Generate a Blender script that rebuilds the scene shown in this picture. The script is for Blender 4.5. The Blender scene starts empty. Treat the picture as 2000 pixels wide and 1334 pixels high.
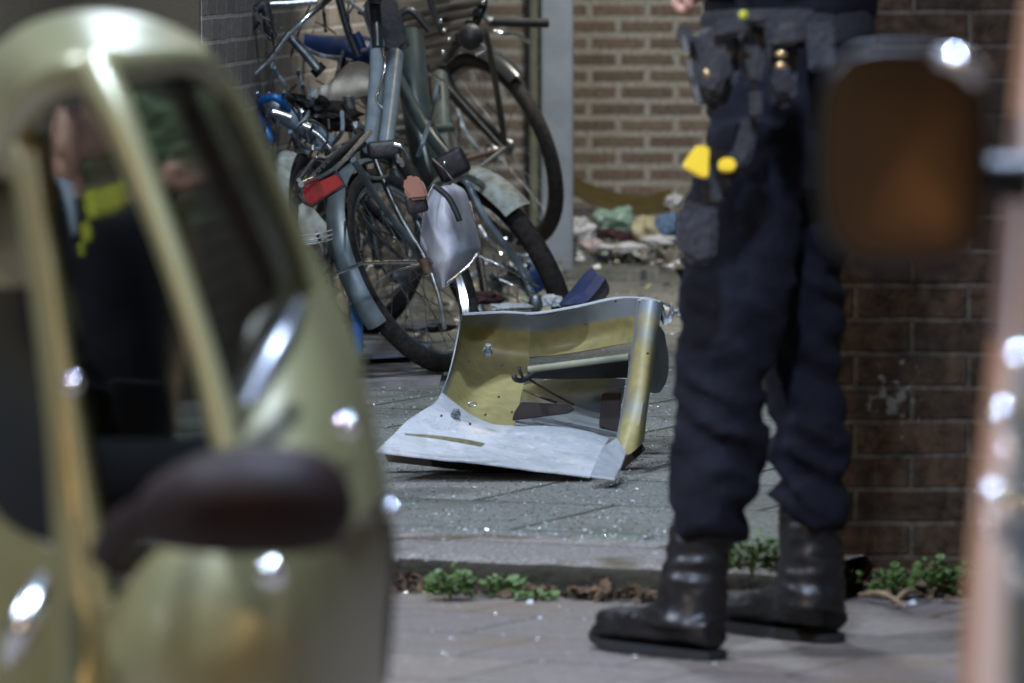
import bpy, bmesh, math, random
from mathutils import Vector, Matrix, noise
random.seed(7)
R = math.radians
C = bpy.context.scene.collection
S = bpy.context.scene

# ------------------------------------------------------------------ camera
F = 12000.0                 # focal length in photograph pixels (2000 wide)
CZ = 1.15
TH = math.atan((667 + 95) / F)
cam = bpy.data.cameras.new("camera"); camo = bpy.data.objects.new("camera", cam); C.objects.link(camo)
camo.location = (0, 0, CZ); camo.rotation_euler = (math.pi / 2 - TH, 0, 0)
cam.sensor_width = 36; cam.lens = F * 36 / 2000
cam.clip_start = 0.1; cam.clip_end = 2000
cam.dof.use_dof = True; cam.dof.focus_distance = F / 860.0; cam.dof.aperture_fstop = 6.3
S.camera = camo
FW = Vector((0, math.cos(TH), -math.sin(TH))); UP = Vector((0, math.sin(TH), math.cos(TH))); RT = Vector((1, 0, 0))
CAM = Vector((0, 0, CZ))
SC = [1.0]
def at(px, py, s):
    D = F / (s * SC[0])
    return CAM + D * (FW + RT * ((px - 1000) / F) - UP * ((py - 667) / F))
def gr(px, py, z=0.0):
    d = FW + RT * ((px - 1000) / F) - UP * ((py - 667) / F)
    return CAM + d * ((z - CZ) / d.z)

# ------------------------------------------------------------------ world, moonlight, exposure
w = bpy.data.worlds.new("World"); S.world = w; w.use_nodes = True
nt = w.node_tree; bgn = nt.nodes["Background"]
sky = nt.nodes.new("ShaderNodeTexSky"); sky.sky_type = 'NISHITA'; sky.sun_disc = False
sky.sun_elevation = R(6); sky.sun_rotation = R(200)
nt.links.new(sky.outputs[0], bgn.inputs[0]); bgn.inputs[1].default_value = 0.03
sun = bpy.data.lights.new("moonlight", 'SUN'); sun.energy = 0.05; sun.angle = R(2); sun.color = (.8, .88, 1)
suno = bpy.data.objects.new("moonlight", sun); C.objects.link(suno)
suno.rotation_euler = (R(50), 0, R(-60))
S.view_settings.view_transform = 'Standard'; S.view_settings.look = 'None'
S.view_settings.exposure = 0.0; S.view_settings.gamma = 1

# ------------------------------------------------------------------ materials
def mat(name, col, rough=.6, metal=0., noise_amt=.25, scale=20., bump=0., bscale=80., spec=.5, col2=None, coat=0., coatr=.25, detail=4.):
    m = bpy.data.materials.new(name); m.use_nodes = True
    n = m.node_tree.nodes; l = m.node_tree.links; b = n["Principled BSDF"]
    b.inputs["Roughness"].default_value = rough; b.inputs["Metallic"].default_value = metal
    b.inputs["Specular IOR Level"].default_value = spec; b.inputs["Coat Weight"].default_value = coat; b.inputs["Coat Roughness"].default_value = coatr
    tc = n.new("ShaderNodeTexCoord"); nz = n.new("ShaderNodeTexNoise")
    nz.inputs["Scale"].default_value = scale; nz.inputs["Detail"].default_value = detail
    l.new(tc.outputs["Object"], nz.inputs["Vector"])
    mx = n.new("ShaderNodeMix"); mx.data_type = 'RGBA'
    c2 = col2 if col2 else tuple(c * (1 - noise_amt) for c in col)
    mr = n.new("ShaderNodeMapRange"); mr.inputs[1].default_value = .35; mr.inputs[2].default_value = .65
    l.new(nz.outputs[0], mr.inputs[0]); l.new(mr.outputs[0], mx.inputs[0])
    mx.inputs[6].default_value = (*col, 1); mx.inputs[7].default_value = (*c2, 1)
    l.new(mx.outputs[2], b.inputs["Base Color"])
    rr = n.new("ShaderNodeMapRange"); rr.inputs[3].default_value = max(.02, rough - .08); rr.inputs[4].default_value = min(1, rough + .12)
    l.new(nz.outputs[0], rr.inputs[0]); l.new(rr.outputs[0], b.inputs["Roughness"])
    if bump:
        n2 = n.new("ShaderNodeTexNoise"); n2.inputs["Scale"].default_value = bscale; n2.inputs["Detail"].default_value = 5
        l.new(tc.outputs["Object"], n2.inputs["Vector"])
        bp = n.new("ShaderNodeBump"); bp.inputs["Strength"].default_value = bump; bp.inputs["Distance"].default_value = .01
        l.new(n2.outputs[0], bp.inputs["Height"]); l.new(bp.outputs[0], b.inputs["Normal"])
    return m

def tilemat(name, c1, c2, mort, bw, rh, ms, axes='XZ', rot=0., rough=.85, bump=.6, stain=None, offset=.5, bscale=60, rlo=None, moss=None, grit=0.):
    m = bpy.data.materials.new(name); m.use_nodes = True
    n = m.node_tree.nodes; l = m.node_tree.links; b = n["Principled BSDF"]
    tc = n.new("ShaderNodeTexCoord"); sp = n.new("ShaderNodeSeparateXYZ"); cb = n.new("ShaderNodeCombineXYZ")
    l.new(tc.outputs["Object"], sp.inputs[0]); l.new(sp.outputs[0], cb.inputs[0]); l.new(sp.outputs[2 if axes == 'XZ' else 1], cb.inputs[1])
    mp = n.new("ShaderNodeMapping"); mp.inputs["Rotation"].default_value = (0, 0, rot); l.new(cb.outputs[0], mp.inputs[0])
    # wobble so that the courses are not ruler straight
    wn = n.new("ShaderNodeTexNoise"); wn.inputs["Scale"].default_value = 9; l.new(mp.outputs[0], wn.inputs["Vector"])
    ws = n.new("ShaderNodeVectorMath"); ws.operation = 'MULTIPLY_ADD'; ws.inputs[1].default_value = (.008, .008, 0)
    l.new(wn.outputs[1], ws.inputs[0]); l.new(mp.outputs[0], ws.inputs[2])
    br = n.new("ShaderNodeTexBrick"); br.inputs["Scale"].default_value = 1; br.inputs["Brick Width"].default_value = bw
    br.inputs["Row Height"].default_value = rh; br.inputs["Mortar Size"].default_value = ms; br.inputs["Mortar Smooth"].default_value = .35
    br.inputs["Bias"].default_value = 0; br.offset = offset
    br.inputs["Color1"].default_value = (*c1, 1); br.inputs["Color2"].default_value = (*c2, 1); br.inputs["Mortar"].default_value = (*mort, 1)
    l.new(ws.outputs[0], br.inputs["Vector"])
    n1 = n.new("ShaderNodeTexNoise"); n1.inputs["Scale"].default_value = bscale; n1.inputs["Detail"].default_value = 6
    n1.inputs["Roughness"].default_value = .7
    l.new(tc.outputs["Object"], n1.inputs["Vector"])
    mr = n.new("ShaderNodeMapRange"); mr.inputs[1].default_value = .3; mr.inputs[2].default_value = .7; mr.inputs[3].default_value = .55 - grit; mr.inputs[4].default_value = 1.4 + grit
    l.new(n1.outputs[0], mr.inputs[0])
    mu = n.new("ShaderNodeVectorMath"); mu.operation = 'MULTIPLY'; l.new(br.outputs[0], mu.inputs[0]); l.new(mr.outputs[0], mu.inputs[1])
    out = mu.outputs[0]
    for stn in (stain or []):
        col, sc, lo, hi = stn
        sn = n.new("ShaderNodeTexNoise"); sn.inputs["Scale"].default_value = sc; sn.inputs["Detail"].default_value = 5
        l.new(tc.outputs["Object"], sn.inputs["Vector"])
        sr = n.new("ShaderNodeMapRange"); sr.inputs[1].default_value = lo; sr.inputs[2].default_value = hi; l.new(sn.outputs[0], sr.inputs[0])
        mx = n.new("ShaderNodeMix"); mx.data_type = 'RGBA'; l.new(sr.outputs[0], mx.inputs[0]); l.new(out, mx.inputs[6]); mx.inputs[7].default_value = (*col, 1)
        out = mx.outputs[2]
    l.new(out, b.inputs["Base Color"])
    b.inputs["Roughness"].default_value = rough; b.inputs["Specular IOR Level"].default_value = .5 if rlo is not None else .12
    if rlo is not None:
        rn = n.new("ShaderNodeTexNoise"); rn.inputs["Scale"].default_value = 5; rn.inputs["Detail"].default_value = 6; l.new(tc.outputs["Object"], rn.inputs["Vector"])
        r2 = n.new("ShaderNodeMapRange"); r2.inputs[1].default_value = .4; r2.inputs[2].default_value = .62; r2.inputs[3].default_value = rlo; r2.inputs[4].default_value = rough
        l.new(rn.outputs[0], r2.inputs[0]); l.new(r2.outputs[0], b.inputs["Roughness"])
    ad = n.new("ShaderNodeMath"); ad.operation = 'MULTIPLY_ADD'; ad.inputs[1].default_value = -.8
    l.new(br.outputs[1], ad.inputs[0]); 
    sc2 = n.new("ShaderNodeMath"); sc2.operation = 'MULTIPLY'; sc2.inputs[1].default_value = .5; l.new(n1.outputs[0], sc2.inputs[0]); l.new(sc2.outputs[0], ad.inputs[2])
    bp = n.new("ShaderNodeBump"); bp.inputs["Strength"].default_value = bump; bp.inputs["Distance"].default_value = .008
    l.new(ad.outputs[0], bp.inputs["Height"]); l.new(bp.outputs[0], b.inputs["Normal"])
    return m

def glassmat(name, tint=(.6, .65, .6), rough=.05):
    m = bpy.data.materials.new(name); m.use_nodes = True
    n = m.node_tree.nodes; l = m.node_tree.links; b = n["Principled BSDF"]
    b.inputs["Base Color"].default_value = (*tint, 1); b.inputs["Transmission Weight"].default_value = 1
    b.inputs["Roughness"].default_value = rough; b.inputs["IOR"].default_value = 1.1
    tc = n.new("ShaderNodeTexCoord"); nz = n.new("ShaderNodeTexNoise"); nz.inputs["Scale"].default_value = 3
    l.new(tc.outputs["Object"], nz.inputs["Vector"])
    mr = n.new("ShaderNodeMapRange"); mr.inputs[3].default_value = rough * .7; mr.inputs[4].default_value = rough * 1.4
    l.new(nz.outputs[0], mr.inputs[0]); l.new(mr.outputs[0], b.inputs["Roughness"])
    return m
def emit(name, col, st):
    m = bpy.data.materials.new(name); m.use_nodes = True; b = m.node_tree.nodes["Principled BSDF"]
    b.inputs["Base Color"].default_value = (*col, 1); b.inputs["Emission Color"].default_value = (*col, 1); b.inputs["Emission Strength"].default_value = st
    return m

M = dict(
    steel=mat("steel_grey_paint", (.16, .19, .22), .38, .35, scale=30, bump=.1),
    chrome=mat("chrome", (.8, .82, .85), .22, 1., .3, 25),
    dullmetal=mat("dull_metal", (.32, .34, .35), .38, .9, .5, 40),
    greyframe=mat("grey_frame_paint", (.30, .37, .43), .3, .3, .3, 18, coat=.3),
    darkframe=mat("black_frame_paint", (.022, .026, .028), .32, .1, .4, 30, coat=.3),
    greenframe=mat("dark_green_frame_paint", (.06, .085, .08), .35, .15, .4, 22, coat=.3),
    blueframe=mat("blue_frame_paint", (.02, .2, .6), .35, .1, .3, 18, coat=.3),
    blueplastic=mat("blue_plastic", (.004, .025, .1), .4, 0, .3, 14),
    rubber=mat("tyre_rubber", (.016, .015, .015), .8, 0, .4, 60, bump=.4, bscale=150, col2=(.036, .031, .028), spec=.2),
    blackplastic=mat("black_plastic", (.018, .018, .02), .5, 0, .4, 40, bump=.2),
    fender=mat("grey_fender_paint", (.15, .19, .2), .42, .25, .35, 14, col2=(.08, .1, .11)),
    whitefender=mat("cream_white_fender_paint", (.42, .47, .44), .45, 0, .4, 28, col2=(.22, .22, .17)),
    whitesaddle=mat("worn_white_vinyl", (.55, .52, .43), .55, 0, .3, 20),
    fuzz=mat("torn_black_padding", (.02, .016, .012), .9, 0, .5, 60, bump=1, bscale=90),
    bag=mat("pale_grey_vinyl", (.55, .56, .62), .4, 0, .4, 9, bump=.3, bscale=14, col2=(.26, .27, .32)),
    red=mat("red_reflector_plastic", (.24, .008, .007), .25, 0, .3, 90),
    orange=mat("orange_plastic", (.26, .11, .07), .5, 0, .2, 20),
    rust=mat("rusty_steel", (.1, .06, .04), .7, .3, .5, 40),
    navy=mat("navy_uniform_cloth", (.003, .0037, .009), .85, 0, .35, 14, bump=.35, bscale=55, spec=.25),
    navy2=mat("navy_jacket_cloth", (.004, .0045, .009), .8, 0, .35, 14, bump=.3, spec=.25),
    leather=mat("scuffed_black_leather", (.008, .007, .007), .38, 0, .3, 25, bump=.12, bscale=30, col2=(.013, .012, .012), spec=.35),
    sole=mat("black_rubber_sole", (.008, .008, .008), .8, 0, .4, 60),
    holster=mat("black_holster_plastic", (.022, .022, .024), .4, 0, .4, 30, bump=.2),
    pouch=mat("black_webbing", (.018, .018, .022), .7, 0, .4, 60, bump=.5),
    yellow=mat("yellow_plastic", (.85, .58, .02), .45, 0, .12, 20),
    brass=mat("brass", (.7, .5, .25), .3, .9, .2, 30),
    skin=mat("skin", (.6, .34, .25), .5, 0, .2, 12),
    hair=mat("dark_hair", (.02, .016, .013), .6, 0, .4, 60),
    vest=mat("yellow_hi_vis", (.45, .46, .02), .6, 0, .2, 15),
    shirt=mat("pale_blue_shirt", (.35, .42, .5), .8, 0, .2, 15),
    weed=mat("weed_leaf", (.05, .11, .02), .55, 0, .5, 50, col2=(.1, .16, .04)),
    leaf=mat("dead_leaf", (.13, .07, .03), .8, 0, .5, 30, col2=(.04, .028, .016)),
    twig=mat("dry_twig", (.3, .2, .11), .8, 0, .4, 30),
    bush=mat("bush_leaf", (.12, .2, .08), .5, 0, .4, 20, col2=(.3, .38, .22)),
    crumb=mat("glass_crumb", (.75, .8, .82), .15, .3, .2, 30),
    column=mat("column_grey_paint", (.27, .31, .36), .45, .1, .12, 6, bump=.1, bscale=40, col2=(.2, .23, .26)),
    frame=mat("weathered_green_frame", (.24, .25, .17), .7, 0, .35, 8, col2=(.13, .14, .1)),
    mint=mat("mint_plastic_bag", (.28, .42, .34), .4, 0, .2, 12, bump=.5, bscale=12),
    white=mat("white_plastic_film", (.7, .72, .74), .4, 0, .25, 12, bump=.5, bscale=14),
    pink=mat("pale_pink_film", (.5, .42, .42), .45, 0, .3, 12, bump=.5),
    maroon=mat("maroon_cloth", (.07, .025, .03), .8, 0, .4, 20, bump=.5),
    cream=mat("cream_cardboard", (.55, .5, .33), .8, 0, .3, 9),
    olive=mat("olive_brown_board", (.14, .105, .03), .7, 0, .35, 8),
    lightblue=mat("light_blue_film", (.12, .2, .34), .4, 0, .3, 12),
    board=mat("damp_grey_cardboard", (.2, .19, .18), .85, 0, .4, 12, col2=(.08, .075, .075)),
    carpaint=mat("olive_beige_car_paint", (.215, .2, .09), .38, .4, .1, 3, coat=1., coatr=.33),
    carpaint2=mat("pale_pink_beige_car_paint", (.62, .47, .41), .35, .05, .08, 3, coat=.6),
    mirrorshell=mat("dark_maroon_mirror_plastic", (.012, .004, .003), .6, 0, .3, 12, spec=.2),
    mirrorshell2=mat("black_mirror_plastic", (.008, .008, .008), .4, 0, .2, 12, spec=.3),
    mirrorglass=mat("mirror_glass", (.6, .58, .55), .2, 1., .05, 3),
    seal=mat("black_window_seal", (.01, .01, .01), .6),
    seat=mat("dark_seat_cloth", (.005, .005, .006), .95, spec=.1),
    glass=glassmat("dirty_car_window", (.3, .32, .3), .045),
    privacy=mat('dark_tinted_window', (.012, .012, .014), .12, 0, .1, 3),
    polish=mat('polished_chrome', (.85, .87, .9), .04, 1., .05, 10),
    oliveplaster=mat('dull_olive_plaster', (.05, .042, .026), .9, 0, .25, 1.2, bump=.2),
    darkmetal=mat('dark_brown_metal', (.022, .015, .013), .6, .2, .4, 30),
    grit=mat('grey_grit', (.2, .21, .2), .7, 0, .3, 60), darkgrit=mat('dark_grit', (.05, .055, .045), .8, 0, .3, 60), palegrit=mat('pale_grit', (.45, .45, .43), .5, 0, .3, 60),
    scrape=mat('olive_scrape', (.16, .15, .07), .7, 0, .5, 60),
    plaster=mat("ochre_plaster", (.24, .1, .038), .9, 0, .25, 1.2, bump=.2),
    tarmac=mat("tarmac", (.05, .05, .05), .9, 0, .3, 8, bump=.5),
    lampwhite=emit("cool_lamp_lens", (.8, .9, 1), 40), lamporange=emit("orange_lamp_lens", (1, .42, .12), 2), lampwarm=emit("warm_lamp_lens", (1, .72, .35), 30),
)
M['nearbrick'] = tilemat("dark_brown_brick", (.046, .027, .015), (.024, .015, .009), (.056, .044, .03), .205, .0615, .006, rough=.85, bump=1., grit=.3, bscale=30,
                         stain=[((.014, .014, .009), 3, .55, .75), ((.25, .24, .22), 2.6, .66, .70)])
def lichen(m, cx, cz, rad):
    n = m.node_tree.nodes; l = m.node_tree.links; b = n["Principled BSDF"]; src = b.inputs["Base Color"].links[0].from_socket
    tc = n.new("ShaderNodeTexCoord"); ds = n.new("ShaderNodeVectorMath"); ds.operation = 'DISTANCE'; ds.inputs[1].default_value = (cx, 0, cz); l.new(tc.outputs["Object"], ds.inputs[0])
    nz = n.new("ShaderNodeTexNoise"); nz.inputs["Scale"].default_value = 45; nz.inputs["Detail"].default_value = 6; l.new(tc.outputs["Object"], nz.inputs["Vector"])
    r = n.new("ShaderNodeMapRange"); r.inputs[1].default_value = 0; r.inputs[2].default_value = rad; r.inputs[3].default_value = .16; r.inputs[4].default_value = -.2; l.new(ds.outputs["Value"], r.inputs[0])
    a = n.new("ShaderNodeMath"); l.new(r.outputs[0], a.inputs[0]); l.new(nz.outputs[0], a.inputs[1])
    q = n.new("ShaderNodeMapRange"); q.inputs[1].default_value = .56; q.inputs[2].default_value = .68; l.new(a.outputs[0], q.inputs[0])
    mx = n.new("ShaderNodeMix"); mx.data_type = 'RGBA'; l.new(q.outputs[0], mx.inputs[0]); l.new(src, mx.inputs[6]); mx.inputs[7].default_value = (.13, .12, .105, 1); l.new(mx.outputs[2], b.inputs["Base Color"])
lichen(M['nearbrick'], .17, .35, .11)
M['backbrick'] = tilemat("brown_brick_wide_pale_mortar", (.25, .19, .145), (.175, .14, .112), (.42, .4, .35), .213, .0605, .0145, rough=.9, bump=.7,
                         stain=[((.36, .33, .26), 1.6, .56, .72)])
M['sidebrick'] = tilemat("grey_brown_brick", (.33, .3, .27), (.22, .2, .18), (.46, .44, .4), .21, .062, .006, rough=.9, bump=.7,
                         stain=[((.16, .14, .12), 1.6, .5, .7)])
M['slab'] = tilemat("gritty_grey_paving_slab", (.185, .19, .17), (.135, .14, .13), (.03, .038, .022), .6, .55, .009, 'XY', R(22), .8, 1.0, bscale=130, rlo=.42, grit=.45,
                    stain=[((.09, .1, .07), 3.5, .56, .72)])
M['tile'] = tilemat("worn_pinkish_paving_tile", (.185, .15, .125), (.145, .12, .11), (.07, .055, .035), .3, .3, .006, 'XY', R(28), .8, .35, bscale=90, rlo=.5,
                    stain=[((.15, .11, .07), 2.5, .52, .72), ((.2, .19, .18), 1.3, .58, .7)])
M['kerb'] = tilemat("rough_kerb_stone", (.24, .215, .195), (.2, .185, .17), (.05, .05, .035), 1.0, .6, .006, 'XY', R(22), .9, 1., bscale=120, grit=.3, stain=[((.1, .08, .05), 6, .52, .68)])
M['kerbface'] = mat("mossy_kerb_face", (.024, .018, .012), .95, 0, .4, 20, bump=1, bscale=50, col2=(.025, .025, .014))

def alumat(name, yellow_mix=True):
    m = bpy.data.materials.new(name); m.use_nodes = True
    n = m.node_tree.nodes; l = m.node_tree.links; b = n["Principled BSDF"]
    b.inputs["Metallic"].default_value = .55
    tc = n.new("ShaderNodeTexCoord")
    def nz(s, d=5, dist=0):
        x = n.new("ShaderNodeTexNoise"); x.inputs["Scale"].default_value = s; x.inputs["Detail"].default_value = d; x.inputs["Distortion"].default_value = dist
        l.new(tc.outputs["Object"], x.inputs["Vector"]); return x
    def rng(src, a, bb, c=0., d=1.):
        r = n.new("ShaderNodeMapRange"); r.inputs[1].default_value = a; r.inputs[2].default_value = bb; r.inputs[3].default_value = c; r.inputs[4].default_value = d
        l.new(src, r.inputs[0]); return r.outputs[0]
    def mix(f, a, bb):
        x = n.new("ShaderNodeMix"); x.data_type = 'RGBA'
        if not isinstance(f, float): l.new(f, x.inputs[0])
        else: x.inputs[0].default_value = f
        for i, v in ((6, a), (7, bb)):
            if isinstance(v, tuple): x.inputs[i].default_value = (*v, 1)
            else: l.new(v, x.inputs[i])
        return x.outputs[2]
    a = nz(7, 6, .5); c = nz(45, 6); g = nz(3.2, 3)
    if yellow_mix:
        at_ = n.new("ShaderNodeAttribute"); at_.attribute_name = "coat"
        sm = n.new("ShaderNodeMath"); sm.operation = 'MULTIPLY_ADD'; sm.inputs[1].default_value = .5; sm.inputs[2].default_value = -.25
        l.new(a.outputs[0], sm.inputs[0])
        ad = n.new("ShaderNodeMath"); l.new(at_.outputs["Fac"], ad.inputs[0]); l.new(sm.outputs[0], ad.inputs[1])
        f = rng(ad.outputs[0], .25, .75)
        base = mix(rng(a.outputs[0], .35, .65), (.24, .27, .29), (.16, .185, .2))
        yel = mix(rng(c.outputs[0], .3, .7), (.29, .25, .095), (.21, .185, .08))  # yellow tone, laid in patches over the grey by a vertex value
        col = mix(f, base, yel)
        col = mix(rng(g.outputs[0], .6, .75, 0, .7), col, (.12, .1, .08))
        l.new(rng(f, 0, 1, .4, .1), b.inputs["Metallic"])
        b.inputs["Roughness"].default_value = .55
    else:
        col = mix(rng(a.outputs[0], .4, .62), (.54, .57, .62), (.36, .39, .43))
        col = mix(rng(c.outputs[0], .58, .75, 0, .6), col, (.75, .77, .82))
        col = mix(rng(nz(16, 8, 3.).outputs[0], .56, .62, 0, .3), col, (.2, .2, .19))
        l.new(rng(a.outputs[0], .3, .7, .28, .5), b.inputs["Roughness"])
        b.inputs["Metallic"].default_value = .2
    l.new(col, b.inputs["Base Color"])
    bp = n.new("ShaderNodeBump"); bp.inputs["Strength"].default_value = .12; bp.inputs["Distance"].default_value = .01
    l.new(a.outputs[0], bp.inputs["Height"]); l.new(bp.outputs[0], b.inputs["Normal"])
    return m
M['alu'] = alumat("scuffed_aluminium", False); M['aluyellow'] = alumat("yellow_patched_aluminium", True)

# ------------------------------------------------------------------ object helpers
ORG = {}
def link(name, me, m, parent=None, smooth=True, angle=None):
    """me has vertices in world space; put it under parent (or make it top-level with origin at its base)"""
    if parent is None:
        vs = [v.co for v in me.vertices]
        o0 = Vector(((min(v.x for v in vs) + max(v.x for v in vs)) / 2, (min(v.y for v in vs) + max(v.y for v in vs)) / 2, min(v.z for v in vs)))
    else:
        o0 = ORG[parent.name]
    me.transform(Matrix.Translation(-o0))
    o = bpy.data.objects.new(name, me); C.objects.link(o)
    if isinstance(m, (list, tuple)):
        for q in m: me.materials.append(q)
    elif m: me.materials.append(m)
    if smooth:
        me.polygons.foreach_set("use_smooth", [True] * len(me.polygons))
        if angle:
            me.set_sharp_from_angle(angle=R(angle))
    if parent is None: o.location = o0
    else: o.parent = parent
    ORG[o.name] = o0
    return o
def obj(name, bm, m, parent=None, smooth=True, angle=40, keep=False):
    if not keep: bmesh.ops.recalc_face_normals(bm, faces=bm.faces)
    me = bpy.data.meshes.new(name); bm.to_mesh(me); bm.free(); me.update()
    return link(name, me, m, parent, smooth, angle)
def tag(o, label=None, cat=None, group=None, kind=None):
    if label: o['label'] = label
    if cat: o['category'] = cat
    if group: o['group'] = group
    if kind: o['kind'] = kind
    return o
def thing(name, loc, label, cat, group=None):
    o = bpy.data.objects.new(name, None); C.objects.link(o); o.location = loc; o.empty_display_size = .05
    ORG[o.name] = Vector(loc); return tag(o, label, cat, group)

def new(): return bmesh.new()
def catmull(pts, n):
    pts = [Vector(p) for p in pts]; out = []
    if len(pts) < 3:
        return [pts[0].lerp(pts[-1], i / n) for i in range(n + 1)]
    L = len(pts) - 1
    for i in range(n + 1):
        t = i / n * L; k = min(int(t), L - 1); u = t - k
        p1, p2 = pts[k], pts[k + 1]; p0 = pts[k - 1] if k else p1 * 2 - p2; p3 = pts[k + 2] if k + 2 <= L else p2 * 2 - p1
        out.append(.5 * ((2 * p1) + (p2 - p0) * u + (2 * p0 - 5 * p1 + 4 * p2 - p3) * u * u + (3 * p1 - p0 - 3 * p2 + p3) * u ** 3))
    return out
def tube(bm, pts, r, seg=10, closed=False, flat=None, caps=True):
    """r: number or list; flat: (axis vector, factor) squash"""
    pts = [Vector(p) for p in pts]; n = len(pts); rings = []
    rr = r if isinstance(r, (list, tuple)) else [r] * n
    prev = None
    for i, p in enumerate(pts):
        if closed: t = (pts[(i + 1) % n] - pts[i - 1])
        else: t = pts[min(i + 1, n - 1)] - pts[max(i - 1, 0)]
        t = t.normalized() if t.length > 1e-9 else Vector((0, 0, 1))
        if prev is None:
            a = Vector((0, 0, 1)) if abs(t.z) < .9 else Vector((1, 0, 0)); u = t.cross(a).normalized()
        else: u = (prev - t * prev.dot(t)).normalized()
        prev = u; v = t.cross(u)
        ring = []
        for k in range(seg):
            a = 2 * math.pi * k / seg; d = (u * math.cos(a) + v * math.sin(a)) * rr[i]
            if flat: ax, fc = flat; d = d - ax * d.dot(ax) * (1 - fc)
            ring.append(bm.verts.new(p + d))
        rings.append(ring)
    m_ = n if closed else n - 1
    for i in range(m_):
        a, b = rings[i], rings[(i + 1) % n]
        for k in range(seg): bm.faces.new((a[k], a[(k + 1) % seg], b[(k + 1) % seg], b[k]))
    if caps and not closed:
        bm.faces.new(rings[0][::-1]); bm.faces.new(rings[-1])
def ctube(bm, pts, r, n=None, seg=10):
    n = n or (len(pts) - 1) * 6
    if isinstance(r, (list, tuple)):
        rv = catmull([Vector((x, 0, 0)) for x in r], n); r = [max(1e-4, v.x) for v in rv]
    tube(bm, catmull(pts, n), r, seg)
def box(bm, c, sx, sy, sz, M3=None, bevel=0., seg=2):
    b2 = bmesh.new(); bmesh.ops.create_cube(b2, size=1)
    bmesh.ops.scale(b2, vec=(sx, sy, sz), verts=b2.verts)
    if bevel: bmesh.ops.bevel(b2, geom=b2.edges[:], offset=bevel, segments=seg, affect='EDGES', profile=.5)
    if M3: bmesh.ops.transform(b2, matrix=M3.to_4x4(), verts=b2.verts)
    bmesh.ops.translate(b2, vec=Vector(c), verts=b2.verts)
    me = bpy.data.meshes.new('tmp'); b2.to_mesh(me); b2.free(); bm.from_mesh(me); bpy.data.meshes.remove(me)
def ball(bm, c, rx, ry=None, rz=None, M3=None, u=20, v=12):
    ry = ry or rx; rz = rz or rx
    r = bmesh.ops.create_uvsphere(bm, u_segments=u, v_segments=v, radius=1); vs = r['verts']
    bmesh.ops.scale(bm, vec=(rx, ry, rz), verts=vs)
    if M3: bmesh.ops.transform(bm, matrix=M3.to_4x4(), verts=vs)
    bmesh.ops.translate(bm, vec=Vector(c), verts=vs)
def prism(bm, poly, depth, axis=FW, bevel=.004):
    """solid with the outline poly (world points) extruded by depth along axis"""
    a = [bm.verts.new(Vector(p)) for p in poly]; b = [bm.verts.new(Vector(p) + axis * depth) for p in poly]; n = len(a)
    fs = [bm.faces.new(a), bm.faces.new(b[::-1])]
    for i in range(n): fs.append(bm.faces.new((a[i], b[i], b[(i + 1) % n], a[(i + 1) % n])))
    if bevel:
        es = list({e for v in a + b for e in v.link_edges})
        bmesh.ops.bevel(bm, geom=es, offset=bevel, segments=2, affect='EDGES', clamp_overlap=True)
def patch(bm, rows, nu, nv, th=0., nrm=None, coat=None):
    """smooth sheet through rows of points; th = thickness along -normal"""
    rr = [catmull(r, nu) for r in rows]
    cols = [catmull([r[i] for r in rr], nv) for i in range(nu + 1)]
    lay = None
    if coat is not None: lay = bm.verts.layers.float.get("coat") or bm.verts.layers.float.new("coat")
    g = [[bm.verts.new(cols[i][j]) for i in range(nu + 1)] for j in range(nv + 1)]
    if lay:
        for j in range(nv + 1):
            for i in range(nu + 1): g[j][i][lay] = coat(i / nu, j / nv)
    for j in range(nv):
        for i in range(nu): bm.faces.new((g[j][i], g[j][i + 1], g[j + 1][i + 1], g[j + 1][i]))
    if th:
        h = []
        for j in range(nv + 1):
            row = []
            for i in range(nu + 1):
                a = g[j][min(i + 1, nu)].co - g[j][max(i - 1, 0)].co; b = g[min(j + 1, nv)][i].co - g[max(j - 1, 0)][i].co
                nn = a.cross(b).normalized()
                if nrm and nn.dot(nrm) < 0: nn = -nn
                v = bm.verts.new(g[j][i].co - nn * th); row.append(v)
                if lay: v[lay] = g[j][i][lay]
            h.append(row)
        for j in range(nv):
            for i in range(nu): bm.faces.new((h[j][i], h[j + 1][i], h[j + 1][i + 1], h[j][i + 1]))
        for i in range(nu):
            bm.faces.new((g[0][i], h[0][i], h[0][i + 1], g[0][i + 1])); bm.faces.new((g[nv][i], g[nv][i + 1], h[nv][i + 1], h[nv][i]))
        for j in range(nv):
            bm.faces.new((g[j][0], g[j + 1][0], h[j + 1][0], h[j][0])); bm.faces.new((g[j][nu], h[j][nu], h[j + 1][nu], g[j + 1][nu]))
def remesh(bm, vox, sm=4, disp=None):
    me = bpy.data.meshes.new("tmp"); bmesh.ops.recalc_face_normals(bm, faces=bm.faces); bm.to_mesh(me); bm.free()
    o = bpy.data.objects.new("tmp", me); C.objects.link(o)
    m = o.modifiers.new("r", 'REMESH'); m.mode = 'VOXEL'; m.voxel_size = vox
    if sm: s = o.modifiers.new("s", 'SMOOTH'); s.iterations = sm; s.factor = .5
    dg = bpy.context.evaluated_depsgraph_get(); ev = o.evaluated_get(dg)
    out = bpy.data.meshes.new_from_object(ev); bpy.data.objects.remove(o)
    if disp:
        ns = [v.normal.copy() for v in out.vertices]
        for v, nn in zip(out.vertices, ns): v.co += nn * disp(v.co, nn)
    out.update(); return out
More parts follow.
